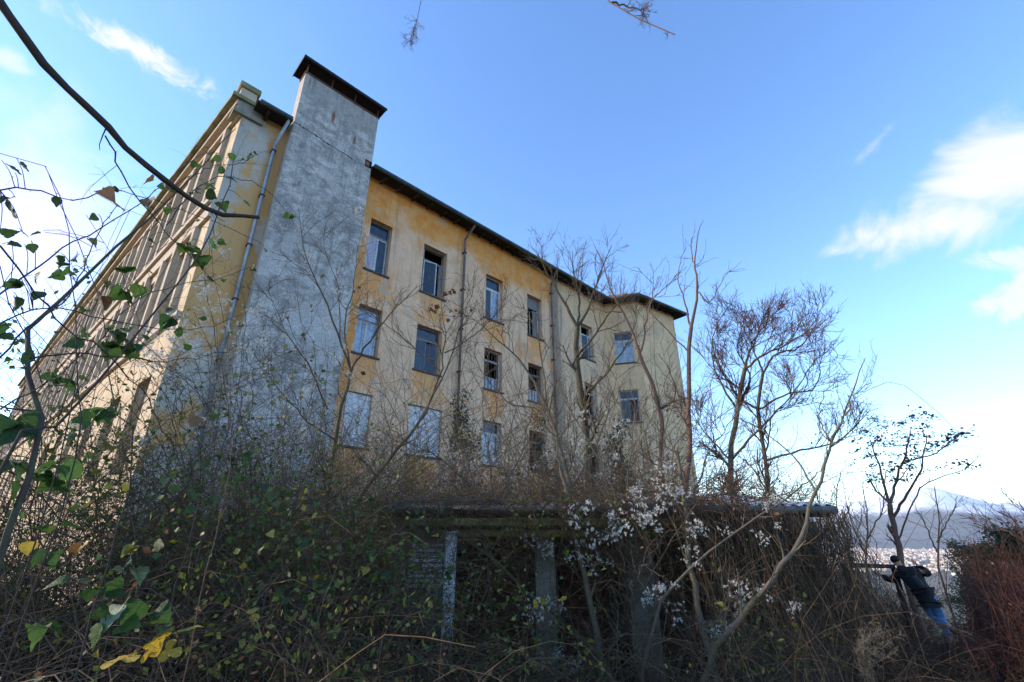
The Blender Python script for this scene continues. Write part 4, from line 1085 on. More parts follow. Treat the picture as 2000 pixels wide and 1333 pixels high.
def path_free(Pp):
    """the trodden path the person follows: nothing there grows above knee height"""
    bad = np.zeros(len(Pp), bool)
    for (x0, y0, z0), (x1, y1, z1) in zip(PATH, PATH[1:]):
        for t_ in np.linspace(0, 1, 9):
            cx, cy, cz = x0 + (x1 - x0) * t_, y0 + (y1 - y0) * t_, z0 + (z1 - z0) * t_
            near = (np.hypot(Pp[..., 0] - cx, Pp[..., 1] - cy) < .30 + .018 * math.hypot(cx, cy)) & (Pp[..., 2] > cz + .25)
            bad |= near.any(-1)
    return ~bad
def thicket(name, label, cat, canes, mat, shoot=None, leaves=None, seed=0, rmin=.0018):
    """canes: list of (P,R,S)"""
    rg = np.random.default_rng(seed); sets = list(canes)
    if shoot:
        for n, ln in shoot:
            a, b = shoots(canes[0][0], canes[0][1], n, ln, (.4, 1.3), 5, -.05, .2, .15, 1, .6, .6, rmin, rg); sets.append((a, b, 3))
    sets = [(p[k], r[k], S) for p, r, S in sets for k in [path_free(p)]]
    o = tubes(name, sets, M[mat]); tagp(o, label, cat, kind='stuff')
    for q in leaves or ():
        n, size, lm, cl, nm, lab, tmin = q
        p = on_canes(canes[0][0], n, rg, .09, tmin)
        p = p[path_free(p[:, None])]
        p = p[p[:, 2] > rg.uniform(.2, 1.7 if nm == 'bramble_leaves' else .9, len(p))]
        if cl is not None: p = p[clump(p, 1.3, seed) > cl]
        v, f = leaf_cards(p, rg.uniform(size[0], size[1], len(p)), rg)
        lo = fast(nm, v, f, M[lm]); tagp(lo, lab, 'leaves', kind='stuff')
    return o
def U(rg, a, b, n): return rg.uniform(a, b, n)
rg = np.random.default_rng(100)
# A: bramble bank on the left
b = polar(2200, -53, -5, 3.0, 6.3, rg); hh = np.interp(b[:, 0], [-5, -2.5, -.4], [1.0, .95, .72])
cA = arches(b, U(rg, 1.2, 2.7, len(b)) * hh, U(rg, .0022, .0065, len(b)), 10, .55, .10, .13, rg)
thicket('bramble_thicket', 'tangled leafless bramble canes covering the bank before the grey shaft', 'brambles', [(*cA, 4)], 'twig_brown',
        [(2, (.2, .6))], [(34000, (.028, .06), 'leaf_mixed', .34, 'bramble_leaves', 'small green leaves scattered through the bramble bank', .62),
                          (9000, (.025, .05), 'leaf_brown', .1, 'withered_leaves', 'withered brown leaves caught in the bramble bank', .2)], 101)
# B: tall twiggy growth between the shed and the building
b = polar(1750, -27, 21, 9.8, 13.2, rg)
cB = arches(b, U(rg, 2.8, 7.0, len(b)) * np.interp(b[:, 0], [2.5, 5], [1, .7]), U(rg, .004, .010, len(b)), 11, .36, .045, .10, rg)
thicket('shrub_thicket', 'tall grey twiggy growth filling the gap between shed and ochre facade', 'shrubs', [(*cB, 4)], 'twig_grey',
        [(4, (.4, 1.3))], [(5200, (.04, .08), 'leaf_dark', .5, 'evergreen_leaves', 'dark green leaves low in the growth behind the shed', .0)], 102, .0038)
b = polar(420, -33, -10, 6.6, 9.0, rg)
cB2 = arches(b, U(rg, 1.8, 4.2, len(b)), U(rg, .003, .007, len(b)), 10, .4, .06, .12, rg)
thicket('shrub_thicket', 'loose shrub growth left of the shed below the grey shaft', 'shrubs', [(*cB2, 4)], 'twig_brown',
        [(6, (.3, .9))], [(16000, (.03, .075), 'leaf_mixed', .0, 'shrub_leaves', 'green and olive leaves of the growth left of the shed', .1)], 103, .0028)
b = polar(520, -50, -21, 5.6, 8.6, rg)
cA2 = arches(b, U(rg, 2.4, 4.4, len(b)), U(rg, .003, .007, len(b)), 10, .42, .06, .13, rg)
thicket('wall_brambles', 'tall tangled brambles leaning against the foot of the sunlit side wall', 'brambles', [(*cA2, 4)], 'twig_brown',
        [(5, (.3, .9))], [(14000, (.03, .07), 'leaf_mixed', .0, 'wall_bramble_leaves', 'green and olive leaves on the tall brambles by the side wall', .15)], 111, .0026)
# C: low brambles before the shed
b = polar(1700, -14, 33, 4.6, 6.4, rg)
cC = arches(b, U(rg, .7, 2.4, len(b)), U(rg, .002, .0045, len(b)), 9, .7, .12, .14, rg)
thicket('low_brambles', 'low bramble canes spilling over the ground before the open shed', 'brambles', [(*cC, 4)], 'twig_brown',
        [(2, (.15, .5))], [(22000, (.03, .06), 'leaf_mixed', .35, 'low_bramble_leaves', 'green bramble leaves low before the open shed', .2)], 104)
# D: curtain of dead vines over the right half of the shed
n = 760; x = 1.9 + 2.4 * rg.random(n) ** .9; y = U(rg, 5.9, 6.6, n) + np.maximum(0, x - 4) * .5
ztop = 1.95 + .25 * np.sin(x * 3) * rg.random(n); t = np.linspace(0, 1, 9)
cv = np.empty((n, 9, 3)); sx = rg.normal(0, .28, n); sy = rg.normal(-.25, .25, n)
zb = ground_z(x, y) + U(rg, -.05, .9, n) ** 1
for k in range(9):
    cv[:, k, 0] = x + sx * t[k] + .05 * np.sin(t[k] * 9 + x * 40); cv[:, k, 1] = y + sy * t[k] + .05 * np.cos(t[k] * 8 + x * 33); cv[:, k, 2] = ztop + (zb - ztop) * t[k] + .1 * np.sin(t[k] * 3.1)
cv += np.cumsum(rg.normal(0, .018, cv.shape), 1)
cR = U(rg, .002, .005, n)[:, None] * np.linspace(1, .7, 9)[None]
thicket('dead_vine_curtain', 'curtain of dead dangling vines over the right half of the shed', 'vines', [(cv, cR, 3)], 'twig_brown', [(2, (.15, .45))],
        [(1500, (.03, .05), 'leaf_mixed', .5, 'vine_leaves', 'sparse green leaves among the dead dangling vines', .0)], 105)
# vines tumbling over the shed roof
b = polar(560, -13, 31, 6.4, 8.6, rg); b[:, 2] = 2.0 + (np.hypot(b[:, 0], b[:, 1]) - 6.6) * .12
cT = arches(b, U(rg, .6, 1.9, len(b)), U(rg, .0025, .005, len(b)), 9, .9, .14, .16, rg, .7)
thicket('roof_vines', 'tangled brown vines heaped on the shed roof', 'vines', [(*cT, 3)], 'twig_brown', [(4, (.2, .7))],
        [(900, (.03, .05), 'leaf_brown', None, 'roof_leaves', 'withered leaves in the vines on the shed roof', .0)], 106)
n = 520; x = U(rg, -1.7, 2.3, n); y = U(rg, 6.05, 6.35, n); t = np.linspace(0, 1, 8); cv = np.empty((n, 8, 3)); L_ = U(rg, .3, 1.5, n) * np.where(rg.random(n) < .3, 1.3, .6)
for k in range(8):
    cv[:, k, 0] = x + rg.normal(0, .2, n) * t[k]; cv[:, k, 1] = y - .1 * t[k]; cv[:, k, 2] = 2.06 - L_ * t[k] + .08 * np.sin(t[k] * 3.1)
cv[:, :, 0] += np.cumsum(rg.normal(0, .03, (n, 8)), 1)
thicket('eave_vines', 'thin vines dangling from the shed eaves over the open front', 'vines', [(cv, U(rg, .0018, .004, n)[:, None] * np.linspace(1, .6, 8)[None], 3)], 'twig_brown', [(2, (.15, .5))],
        [(1500, (.03, .06), 'leaf_mixed', .2, 'eave_leaves', 'green leaves on the vines along the shed eaves', .0)], 110)
# E: russet hedge on the right, F: dark scrub around the climbing person
b = polar(2300, 40.0, 52, 7.0, 13.5, rg)
cE = arches(b, U(rg, 1.0, 2.0, len(b)), U(rg, .003, .006, len(b)), 8, .3, .05, .13, rg)
thicket('russet_hedge', 'russet leafless hedge right of the climbing person', 'hedge', [(*cE, 3)], 'twig_red', [(6, (.2, .6))],
        [(4000, (.02, .04), 'leaf_brown', .2, 'hedge_leaves', 'small withered leaves hanging in the russet hedge', .3)], 107)
b = polar(1500, 31, 42, 6.0, 13.6, rg); rr_ = np.hypot(b[:, 0], b[:, 1])
cF = arches(b, U(rg, .5, 1.1, len(b)) * np.interp(rr_, [6, 8, 11, 14], [.7, .62, .5, .5]), U(rg, .0025, .005, len(b)), 8, .5, .08, .14, rg)
thicket('dark_scrub', 'dark scrub around the legs of the climbing person', 'scrub', [(*cF, 3)], 'twig_brown', [(4, (.12, .3))],
        [(2600, (.03, .05), 'leaf_dark', .3, 'scrub_leaves', 'dark leaves low in the scrub by the person', .0)], 108)
b = polar(1100, 24, 37.2, 16.8, 22.0, rg)
cG = arches(b, U(rg, 1.2, 2.7, len(b)), U(rg, .004, .008, len(b)), 8, .4, .05, .13, rg)
thicket('slope_scrub', 'bare brown scrub along the slope edge behind the rail', 'scrub', [(*cG, 3)], 'twig_brown', [(6, (.3, .8))], None, 109)

# ------------------------------------------------------------ brambles close to the camera, canes and leaves one can pick apart
bush = plant('bramble_bush', (P(30, 1000, 1.9)[0], P(30, 1000, 1.9)[1], 0), 'tall thorny bramble bush with arching canes and large green leaves beside the sunlit wall', 'bramble')
thorn_v = []
def cane(pts, r0, r1, mat='cane_purple', d0=1.9, d1=2.2, root=bush, side=4, seed=0, ground=False, n=22, jit=.004, sl=(.05, .3)):
    rg = np.random.default_rng(seed + 500); m = len(pts)
    w = [P(px, py, d0 + (d1 - d0) * k / (m - 1)) for k, (px, py) in enumerate(pts)]
    if ground: w = [np.array([w[0][0], w[0][1], gz(w[0][0], w[0][1])])] + w
    p = resample(w, n, jit, rg)[None]; r = np.linspace(r0, r1, n)[None]
    # thorns: short cones leaning back along the cane
    k = rg.integers(1, n - 1, 26); base = p[0, k]; tan = norm(p[0, k] - p[0, k - 1]); d = norm(np.cross(tan, rg.normal(size=tan.shape)) - tan * .4)
    tp = np.stack([base, base + d * .005, base + d * .009], 1); tr = np.tile(np.array([.0022, .0013, .0002]), (26, 1)) * (.6 + r0 * 40)
    sets = [(p, r, 7), (tp, tr, 3)]
    if side:
        s1, q1 = shoots(p, r, side, sl, (.4, 1.1), 7, .05, .16, .15, 1, .5, .4, .0008, rg); s2, q2 = shoots(s1, q1, 2, (.03, .14), (.4, 1.0), 5, 0, .2, .3, 1, .7, .5, .0006, rg)
        sets += [(s1, q1, 4), (s2, q2, 3)]
    o = tubes('cane', [(a - np.array(root.location), b_, c) for a, b_, c in sets], M[mat], root)
    return o, p[0]
C = []
C.append(cane([(75, 900), (78, 820), (52, 745), (46, 690), (60, 640), (105, 595), (152, 558), (178, 525), (235, 475), (300, 420), (360, 360), (410, 310), (440, 268), (460, 252)], .0125, .002, 'cane_green', 1.9, 2.6, ground=True, seed=1))
C.append(cane([(-30, 960), (60, 880), (140, 800), (215, 715), (265, 660), (310, 600), (355, 540), (395, 480), (425, 420), (445, 360), (455, 318)], .0065, .002, 'cane_purple', 1.8, 2.2, ground=True, seed=2))
C.append(cane([(130, 960), (150, 800), (150, 650), (140, 520), (122, 400), (95, 328), (45, 322), (0, 300)], .003, .0012, seed=3, ground=True))
C.append(cane([(250, 960), (232, 830), (215, 700), (185, 560), (140, 450), (95, 340)], .003, .0012, seed=4, ground=True))
C.append(cane([(-20, 590), (80, 520), (150, 470), (250, 415), (330, 352), (390, 305), (430, 300)], .0028, .001, seed=5, d0=2.0, d1=2.4))
C.append(cane([(-20, 720), (60, 640), (125, 585), (168, 510), (200, 440), (226, 405)], .0026, .0012, seed=6, d0=1.8, d1=2.0))
C.append(cane([(205, 265), (235, 335), (265, 378), (300, 425), (340, 470), (385, 515), (430, 560)], .003, .001, seed=7, d0=2.0, d1=2.2, side=7))
C.append(cane([(0, 372), (70, 370), (130, 388), (220, 372), (300, 392), (360, 412), (430, 440), (500, 470)], .0024, .001, seed=8, d0=1.9, d1=2.3))
C.append(cane([(325, 440), (380, 372), (440, 345), (500, 360), (545, 395), (575, 440)], .0024, .001, seed=9, d0=2.1, d1=2.4))
C.append(cane([(-20, 640), (90, 600), (200, 622), (300, 640), (400, 640), (480, 612)], .0024, .001, seed=10, d0=1.9, d1=2.3))
C.append(cane([(60, 700), (150, 692), (250, 700), (340, 705), (430, 690), (520, 650)], .0026, .001, seed=11, d0=1.9, d1=2.3))
C.append(cane([(440, 960), (452, 830), (447, 700), (430, 600), (410, 500), (418, 440)], .003, .0012, 'bark_red', 2.6, 2.6, seed=12, ground=True, side=8))
C.append(cane([(0, 480), (60, 560), (130, 640), (220, 700), (300, 800), (350, 900)], .0024, .0014, seed=13, d0=1.7, d1=1.9))
C.append(cane([(120, 900), (90, 760), (30, 620), (0, 520)], .0028, .0012, seed=14, d0=1.7, d1=1.7, ground=True))
C.append(cane([(390, 980), (430, 930), (455, 830), (478, 640), (470, 560)], .003, .001, seed=15, d0=2.6, d1=2.9, ground=True))
C.append(cane([(330, 370), (400, 330), (470, 320), (500, 300)], .002, .001, seed=16, d0=2.1, d1=2.3))
C.append(cane([(0, 800), (70, 760), (160, 700), (250, 600), (330, 560), (420, 545), (500, 520)], .0022, .001, seed=17, d0=1.9, d1=2.3))
def near_cane(q):
    best = min(C, key=lambda c: np.min(np.linalg.norm(c[1] - q, axis=1))); return best[0]
LEAFS = [(365, 482, 46, 'g'), (392, 500, 44, 'g'), (412, 482, 34, 'g'), (425, 470, 24, 'g'), (240, 568, 46, 'g'), (276, 558, 34, 'g'), (248, 532, 36, 'g'), (292, 532, 30, 'g'), (232, 675, 48, 'd'), (262, 672, 36, 'd'), (225, 650, 44, 'd'),
    (165, 668, 36, 'd'), (192, 672, 32, 'g'), (335, 622, 40, 'd'), (342, 604, 28, 'd'), (358, 650, 24, 'd'), (35, 828, 62, 'd'), (85, 828, 48, 'd'), (28, 580, 32, 'd'), (10, 402, 26, 'd'), (22, 388, 26, 'd'), (45, 456, 22, 'd'), (8, 462, 26, 'd'), (40, 478, 24, 'd'),
    (25, 343, 24, 'd'), (12, 320, 30, 'd'), (38, 316, 22, 'd'), (20, 412, 26, 'd'), (15, 475, 24, 'd'), (36, 550, 30, 'd'), (46, 556, 26, 'd'), (82, 570, 28, 'd'), (18, 636, 30, 'd'), (44, 668, 26, 'd'), (28, 662, 30, 'd'), (42, 694, 28, 'd'), (66, 540, 26, 'd'),
    (110, 500, 30, 'd'), (122, 520, 26, 'd'), (152, 500, 26, 'g'), (62, 476, 22, 'd'), (80, 456, 22, 'd'), (432, 310, 26, 'g'), (455, 300, 24, 'g'), (470, 312, 22, 'g'), (402, 376, 32, 'd'), (412, 362, 30, 'g'), (432, 396, 36, 'd'), (492, 304, 26, 'd'), (476, 392, 26, 'd'),
    (225, 397, 62, 'b'), (300, 352, 40, 'b'), (292, 388, 36, 'b'), (196, 580, 38, 'b'), (215, 655, 34, 'b'), (392, 815, 38, 'b'), (130, 740, 36, 'g'), (100, 736, 30, 'g'), (178, 822, 44, 'g'), (205, 800, 46, 'g'), (160, 906, 46, 'g'), (70, 960, 50, 'g'), (235, 808, 44, 'g'), (40, 950, 46, 'd'),
    (120, 850, 36, 'g'), (215, 870, 34, 'o'), (250, 640, 26, 'g'), (290, 470, 20, 'o'), (302, 480, 22, 'o'), (75, 930, 44, 'd'), (110, 910, 40, 'g'), (20, 900, 44, 'd')]
for px, py, sz, key in LEAFS:
    q = P(px, py, 1.9 + .3 * px / 500); par = near_cane(q); cn = [c for c in C if c[0] is par][0][1]
    i = int(np.argmin(np.linalg.norm(cn - q, axis=1))); size = sz * 2.15 / 1150 * .85
    if key in 'gd' and sz >= 30 and lrs.random() < .6:          # bramble leaves come in threes
        ax_ = lrs.uniform(0, 6.28); rx = lrs.gauss(-.5, .35)
        for m_, da in enumerate((0, 1.25, -1.25)):
            o = leaf(tuple(q), size * (1 if m_ == 0 else .8), key, par); o.rotation_euler = (rx + lrs.gauss(0, .2), lrs.gauss(0, .25), ax_ + da)
    else:
        leaf(tuple(q), size, key, par, None if (px, py) != (225, 397) else 2)
for c, pts in C:                                   # smaller leaves along the canes
    for k in range(5):
        q = pts[lrs.randrange(6, len(pts))] + np.array([lrs.gauss(0, .03) for _ in range(3)]); leaf(tuple(q), lrs.uniform(.018, .045), lrs.choice('ggddo'), c)

def stalks(cs, root):
    for c, pts in cs:
        kids = [o for o in c.children if o.name.startswith('leaf')]
        if not kids: continue
        fine_ = resample(pts, 90); org = np.array(parent_loc(c)); seg = []
        for o in kids:
            b_ = np.array(o.location) + org; m_ = Matrix.Rotation(0, 3, 'X'); m_ = o.rotation_euler.to_matrix(); b_ = b_ + np.array(m_ @ Vector((0, -.3, .03))) * o.scale[0]
            q = fine_[np.argmin(np.linalg.norm(fine_ - b_, axis=1))]
            mid_ = (q + b_) / 2 + np.array([0, 0, .12 * np.linalg.norm(q - b_)]); seg.append(resample([q, mid_, b_], 6))
        sp = np.stack(seg) - org; o = tubes('leaf_stalks', [(sp, np.tile(np.linspace(.0014, .0009, 6), (len(sp), 1)), 4)], M['cane_green'], c); o['kind'] = 'stuff'
stalks(C, bush)
# foreground sprig low on the left: pale, green and yellow leaves
spr = plant('leafy_sprig', (P(200, 1333, 2.5)[0], P(200, 1333, 2.5)[1], 0), 'low leafy sprig with pale green and bright yellow leaves', 'plant')
S1 = [cane([(190, 1320), (205, 1220), (230, 1140), (258, 1075)], .003, .0012, 'cane_green', 2.5, 2.5, spr, 3, 31, True),
      cane([(220, 1330), (250, 1290), (300, 1250), (350, 1225)], .003, .0012, 'twig_brown', 2.5, 2.4, spr, 3, 32, True),
      cane([(120, 1330), (150, 1240), (140, 1150), (150, 1070)], .003, .0012, 'cane_green', 2.6, 2.7, spr, 3, 33, True),
      cane([(60, 1330), (70, 1240), (60, 1150), (58, 1060)], .003, .0012, 'cane_green', 2.6, 2.7, spr, 3, 34, True)]
for px, py, sz, key in [(255, 1092, 34, 'p'), (264, 1112, 38, 'p'), (240, 1182, 52, 'p'), (242, 1118, 26, 'p'), (150, 1132, 34, 'p'), (128, 1138, 32, 'g'), (60, 1222, 42, 'g'), (88, 1216, 40, 'g'), (195, 1216, 46, 'g'), (232, 1222, 42, 'g'), (286, 1180, 56, 'd'), (240, 1145, 40, 'd'),
    (268, 1276, 50, 'y'), (296, 1262, 44, 'y'), (322, 1248, 48, 'y'), (352, 1232, 42, 'y'), (348, 1258, 34, 'y'), (58, 1058, 24, 'y'), (146, 1062, 26, 'b'), (168, 1066, 26, 'y'), (175, 1150, 34, 'd'), (205, 1160, 36, 'd'), (310, 1200, 40, 'd'), (330, 1190, 36, 'd'), (100, 1110, 32, 'g'), (75, 1075, 30, 'd'),
    (120, 1075, 34, 'd'), (150, 1030, 36, 'g'), (265, 1072, 26, 'y'), (260, 1065, 26, 'o'), (300, 1065, 28, 'o'), (180, 1200, 38, 'd')]:
    q = P(px, py, 2.5); par = min(S1, key=lambda c: np.min(np.linalg.norm(c[1] - q, axis=1)))[0]
    leaf(tuple(q), sz * 2.7 / 1150 * .85, key, par, 3 if key == 'y' and sz > 30 else None)

stalks(S1, spr)
# scattered leaves in the middle distance: yellow ones by the shed, evergreen sprigs on the mound
shrub = plant('evergreen_shrub', (P(560, 1150, 4.6)[0], P(560, 1150, 4.6)[1], gz(-2, 4.2)), 'green-leaved shrub in front of the pale shed post', 'shrub')
S2 = []
for k, (x0, y0, x1, y1, d_) in enumerate([(470, 1250, 400, 930, 4.6), (520, 1250, 470, 880, 4.8), (600, 1260, 540, 960, 4.8), (640, 1280, 640, 980, 4.9), (700, 1280, 720, 1000, 5.0), (760, 1290, 800, 1030, 5.1), (560, 1280, 610, 1040, 4.6), (820, 1300, 870, 1080, 5.2), (680, 1300, 760, 1100, 4.8), (450, 1280, 500, 1000, 4.5)]):
    S2.append(cane([(x0, y0), ((x0 + x1) / 2 + lrs.gauss(0, 18), (y0 + y1) / 2), (x1, y1), (x1 + lrs.gauss(0, 40), y1 + 30)], .005, .0014, 'cane_green', d_, d_, shrub, 7, 60 + k, True, 16, .012, (.15, .45)))
for c, pts in S2:
    for k in range(28):
        q = pts[lrs.randrange(5, len(pts))] + np.array([lrs.gauss(0, .13) for _ in range(3)]); leaf(tuple(q), lrs.uniform(.04, .085), lrs.choice('ggggddoo') if lrs.random() > .06 else 'y', c)
stalks(S2, shrub)
low = plant('bramble_bush', (P(1050, 1300, 5.3)[0], P(1050, 1300, 5.3)[1], 0), 'low bramble with yellowing leaves in front of the rusty panel', 'bramble')
S3 = []
for k, (x0, y0, x1, y1, d_) in enumerate([(930, 1320, 900, 1090, 5.6), (980, 1320, 960, 1110, 5.7), (1040, 1320, 1010, 1150, 5.6), (1080, 1320, 1140, 1110, 5.7), (1150, 1320, 1190, 1150, 5.5), (1000, 1330, 1090, 1230, 5.2), (1110, 1330, 1180, 1260, 5.2)]):
    S3.append(cane([(x0, y0), ((x0 + x1) / 2 + lrs.gauss(0, 18), (y0 + y1) / 2), (x1, y1), (x1 + lrs.gauss(0, 50), y1 + 30)], .004, .0013, 'cane_green', d_, d_, low, 6, 80 + k, True, 16, .012, (.12, .4)))
for c, pts in S3:
    for k in range(12):
        q = pts[lrs.randrange(4, len(pts))] + np.array([lrs.gauss(0, .12) for _ in range(3)]); leaf(tuple(q), lrs.uniform(.035, .075), lrs.choice('gggddo') if lrs.random() > .12 else 'y', c)
for px, py in [(1105, 1165), (1094, 1175), (1063, 1172), (1050, 1176), (1045, 1290), (1128, 1258), (1015, 1265), (1160, 1252), (965, 1295), (1150, 1270), (1412, 1185), (810, 1118)]:
    q = P(px, py, 5.3); par = min(S3, key=lambda c: np.min(np.linalg.norm(c[1] - q, axis=1)))[0]; leaf(tuple(q), .075, 'y', par)

stalks(S3, low)
# ------------------------------------------------------------ boughs of a tree standing just left of the photographer
tr = plant('overhanging_tree', (-2.75, .25, 0), 'tree whose bare boughs reach overhead, one thick limb sweeping down before the side wall', 'tree')
loc = np.array(tr.location)
trunk = resample([(-2.75, .25, -.05), (-2.8, .2, 1.5), (-2.7, .15, 3.0), (-2.65, .25, 4.4), (-2.4, .4, 6.0)], 16, .01)
part('trunk', [(trunk[None], np.linspace(.12, .05, 16)[None], 9)], 'bark_grey', tr)
w = [trunk[9], P(-330, -420, 2.1), P(-120, -160, 1.95)] + [P(x, y, d_) for x, y, d_ in ((0, 5, 1.9), (60, 92, 1.9), (140, 178, 1.92), (185, 225, 1.93), (250, 292, 1.95), (350, 375, 2.0), (430, 418, 2.05), (505, 425, 2.1))]
p = resample(w, 34, .003); r = np.interp(np.arange(34), [0, 33], [.022, .0085]) * (1 + .08 * np.sin(np.arange(34) * 2.1))
s1, q1 = shoots(p[None, 14:], r[None, 14:], 5, (.04, .14), (.4, 1.1), 6, 0, .2, .5, 1, .25, .4, .0009)
part('limb', [(p[None], r[None], 10), (s1, q1, 4)], 'cane_purple', tr)
for k, pts in enumerate([[(1120, -260, 3.0), (1165, -60, 3.0), (1192, 5, 3.0), (1240, 32, 3.0), (1290, 60, 3.0), (1318, 68, 3.0)],
                         [(1195, 5, 3.0), (1225, 12, 3.05), (1258, 22, 3.1)], [(800, -160, 3.2), (815, -60, 3.2), (822, 5, 3.2), (812, 45, 3.2), (800, 82, 3.2)]]):
    w = [P(*q) for q in pts]
    if k != 1: w = [trunk[13 if k else 14]] + w
    p = resample(w, 20, .006); r = np.linspace(.018 if k == 0 else .010, .005 if k == 0 else .0025, 20)
    m0 = 13 if k < 2 else 17
    s1, q1 = shoots(p[None, m0:], r[None, m0:], 22, (.10, .28), (.4, 1.2), 6, -.2, .18, .45 if k else .1, 1, .6, .5, .002, np.random.default_rng(k + 70))
    s2, q2 = shoots(s1, q1, 6, (.03, .10), (.5, 1.2), 4, 0, .2, .2, 1, .7, .6, .0016, np.random.default_rng(k + 80))
    part('limb', [(p[None], r[None], 7), (s1, q1, 4), (s2, q2, 3)], 'bark_red', tr)

# arching cane against the sky on the right
ar = plant('arching_cane', (*P(1600, 1000, 7.5)[:2], gz(*P(1600, 1000, 7.5)[:2])), 'single thin cane arching over from the shed corner into the sky', 'bramble')
cane([(1600, 1000), (1640, 830), (1690, 765), (1750, 748), (1810, 785), (1860, 835), (1895, 862)], .006, .0025, 'cane_purple', 7.5, 8.0, ar, 9, 90, True, 24, .006, (.1, .35))

# ------------------------------------------------------------ clematis with white seed heads
def seed_cluster_mesh(seed):
    rs = np.random.default_rng(seed); vs, fs = [], []
    for h in range(9):
        c = rs.normal(0, .42, 3); c[2] *= .8
        for k in range(13):
            d = norm(rs.normal(size=3)); s = norm(np.cross(d, rs.normal(size=3))) * .028; L = rs.uniform(.18, .34); cu = norm(rs.normal(size=3) + np.array([0, 0, -.8])) * L * .45
            i = len(vs); vs += [c + s, c - s, c + d * L * .6 + cu * .35 - s, c + d * L * .6 + cu * .35 + s, c + d * L * .85 + cu]; fs += [(i, i + 1, i + 2, i + 3), (i + 3, i + 2, i + 4)]
    me = bpy.data.meshes.new('seed_cluster'); me.from_pydata([tuple(v) for v in vs], [], fs); me.update(); me.materials.append(M['fluff']); return me
SC = [seed_cluster_mesh(k) for k in range(5)]
def clematis(label, spots, d_, size, stems, seed, n_extra=2, spread=14, dspread=.3, k_size=1.25):
    rg = np.random.default_rng(seed); b0 = P(stems[0][0][0], stems[0][0][1], d_); root = plant('clematis_vine', (b0[0], b0[1], gz(b0[0], b0[1])), label, 'vine')
    for k, st in enumerate(stems):
        w = [P(x, y, d_ + rg.normal(0, .12)) for x, y in st]
        if k == 0: w = [np.array([b0[0], b0[1], gz(b0[0], b0[1])])] + w
        p = resample(w, 20, .03, rg)[None]; r = np.linspace(.008, .003, 20)[None]
        s1, q1 = shoots(p, r, 14, (.3, .9), (.4, 1.3), 7, -.12, .22, .1, 1, .6, .5, .002, rg); s2, q2 = shoots(s1, q1, 4, (.1, .4), (.4, 1.3), 5, -.1, .22, .1, 1, .7, .6, .0016, rg)
        part('stem', [(p, r, 5), (s1, q1, 4), (s2, q2, 3)], 'twig_grey', root)
    off = Vector(root.location)
    for (x, y) in spots:
        for k in range(n_extra):
            q = P(x + rg.normal(0, spread), y + rg.normal(0, spread * .8), d_ + rg.normal(0, dspread))
            o = bpy.data.objects.new('seed_cluster', SC[rg.integers(5)]); COL.objects.link(o); o.parent = root; o['kind'] = 'stuff'; o.location = Vector(q) - off
            s = size * k_size * rg.uniform(.55, 1.15); o.scale = (s, s, s * .85); o.rotation_euler = tuple(rg.uniform(0, 6, 3))
clematis('clematis with white seed heads hanging before the patchy building corner', [(410, 470), (418, 488), (405, 560), (396, 580), (402, 610), (440, 600), (432, 615), (330, 700), (345, 660), (360, 690), (325, 680), (475, 615), (500, 610), (385, 680), (300, 700), (380, 640), (350, 630), (480, 640), (495, 690), (520, 660)], 5.6, .085,
         [[(430, 900), (440, 760), (420, 640), (400, 560), (410, 460)], [(360, 860), (350, 740), (340, 680)], [(480, 900), (490, 760), (480, 640)]], 1, 3)
clematis('clematis with sparse white seed heads climbing the sapling by the grey shaft', [(575, 452), (592, 508), (700, 432), (722, 470), (690, 512), (565, 650), (600, 720), (650, 700), (680, 730), (590, 770), (640, 640), (700, 400), (560, 560), (670, 560)], 8.8, .10,
         [[(620, 960), (600, 800), (620, 700), (580, 600), (590, 480)], [(660, 900), (690, 720), (720, 560), (705, 430)]], 2, 2, 12)
clematis('clematis with white seed heads around the ivy-clad downpipe', [(880, 888), (890, 918), (850, 852), (905, 900), (940, 930), (1000, 940), (970, 900), (1060, 880), (1090, 860), (760, 960), (720, 940), (1035, 950), (870, 950)], 10.5, .13,
         [[(900, 985), (890, 900), (870, 830)], [(1040, 985), (1060, 900), (1090, 840)]], 3, 2, 16)
clematis('clematis heavy with white seed heads spilling over the shed beams', [(1130, 1020), (1150, 1050), (1200, 1010), (1230, 1022), (1268, 1022), (1242, 968), (1282, 958), (1352, 1036), (1346, 1080), (1110, 1080), (1160, 1100), (1292, 1150), (1276, 1172), (1390, 1226), (1440, 1182), (1062, 1300), (1112, 1300), (1062, 1066), (1050, 1190), (1076, 1172), (1062, 1286), (1302, 918), (1330, 962), (1180, 1045), (1215, 1040), (1450, 1160), (1100, 1290), (1255, 1010), (1140, 1000), (1300, 985)], 6.1, .085,
         [[(1250, 1300), (1230, 1150), (1200, 1050), (1150, 1010)], [(1230, 1150), (1290, 1060), (1350, 1030)], [(1110, 1300), (1090, 1180), (1060, 1060)], [(1400, 1300), (1410, 1200), (1440, 1170)]], 4, 4, 13, .15)
clematis('clematis with white seed heads over the scrub below the cream wing', [(1180, 830), (1200, 850), (1170, 860), (1230, 880), (1210, 820), (1260, 860), (1290, 880), (1150, 900), (1240, 930), (1330, 890), (1180, 905), (1130, 870)], 9.4, .12,
         [[(1200, 985), (1190, 900), (1180, 820)], [(1280, 985), (1260, 900), (1230, 840)]], 5, 3, 18)
clematis('clematis with small seed heads high in the dense bare tree', [(1500, 748), (1540, 738), (1480, 762), (1520, 735), (1590, 700), (1560, 720), (1440, 790)], 9.4, .09, [[(1470, 1000), (1480, 860), (1510, 750)]], 6, 2, 12)

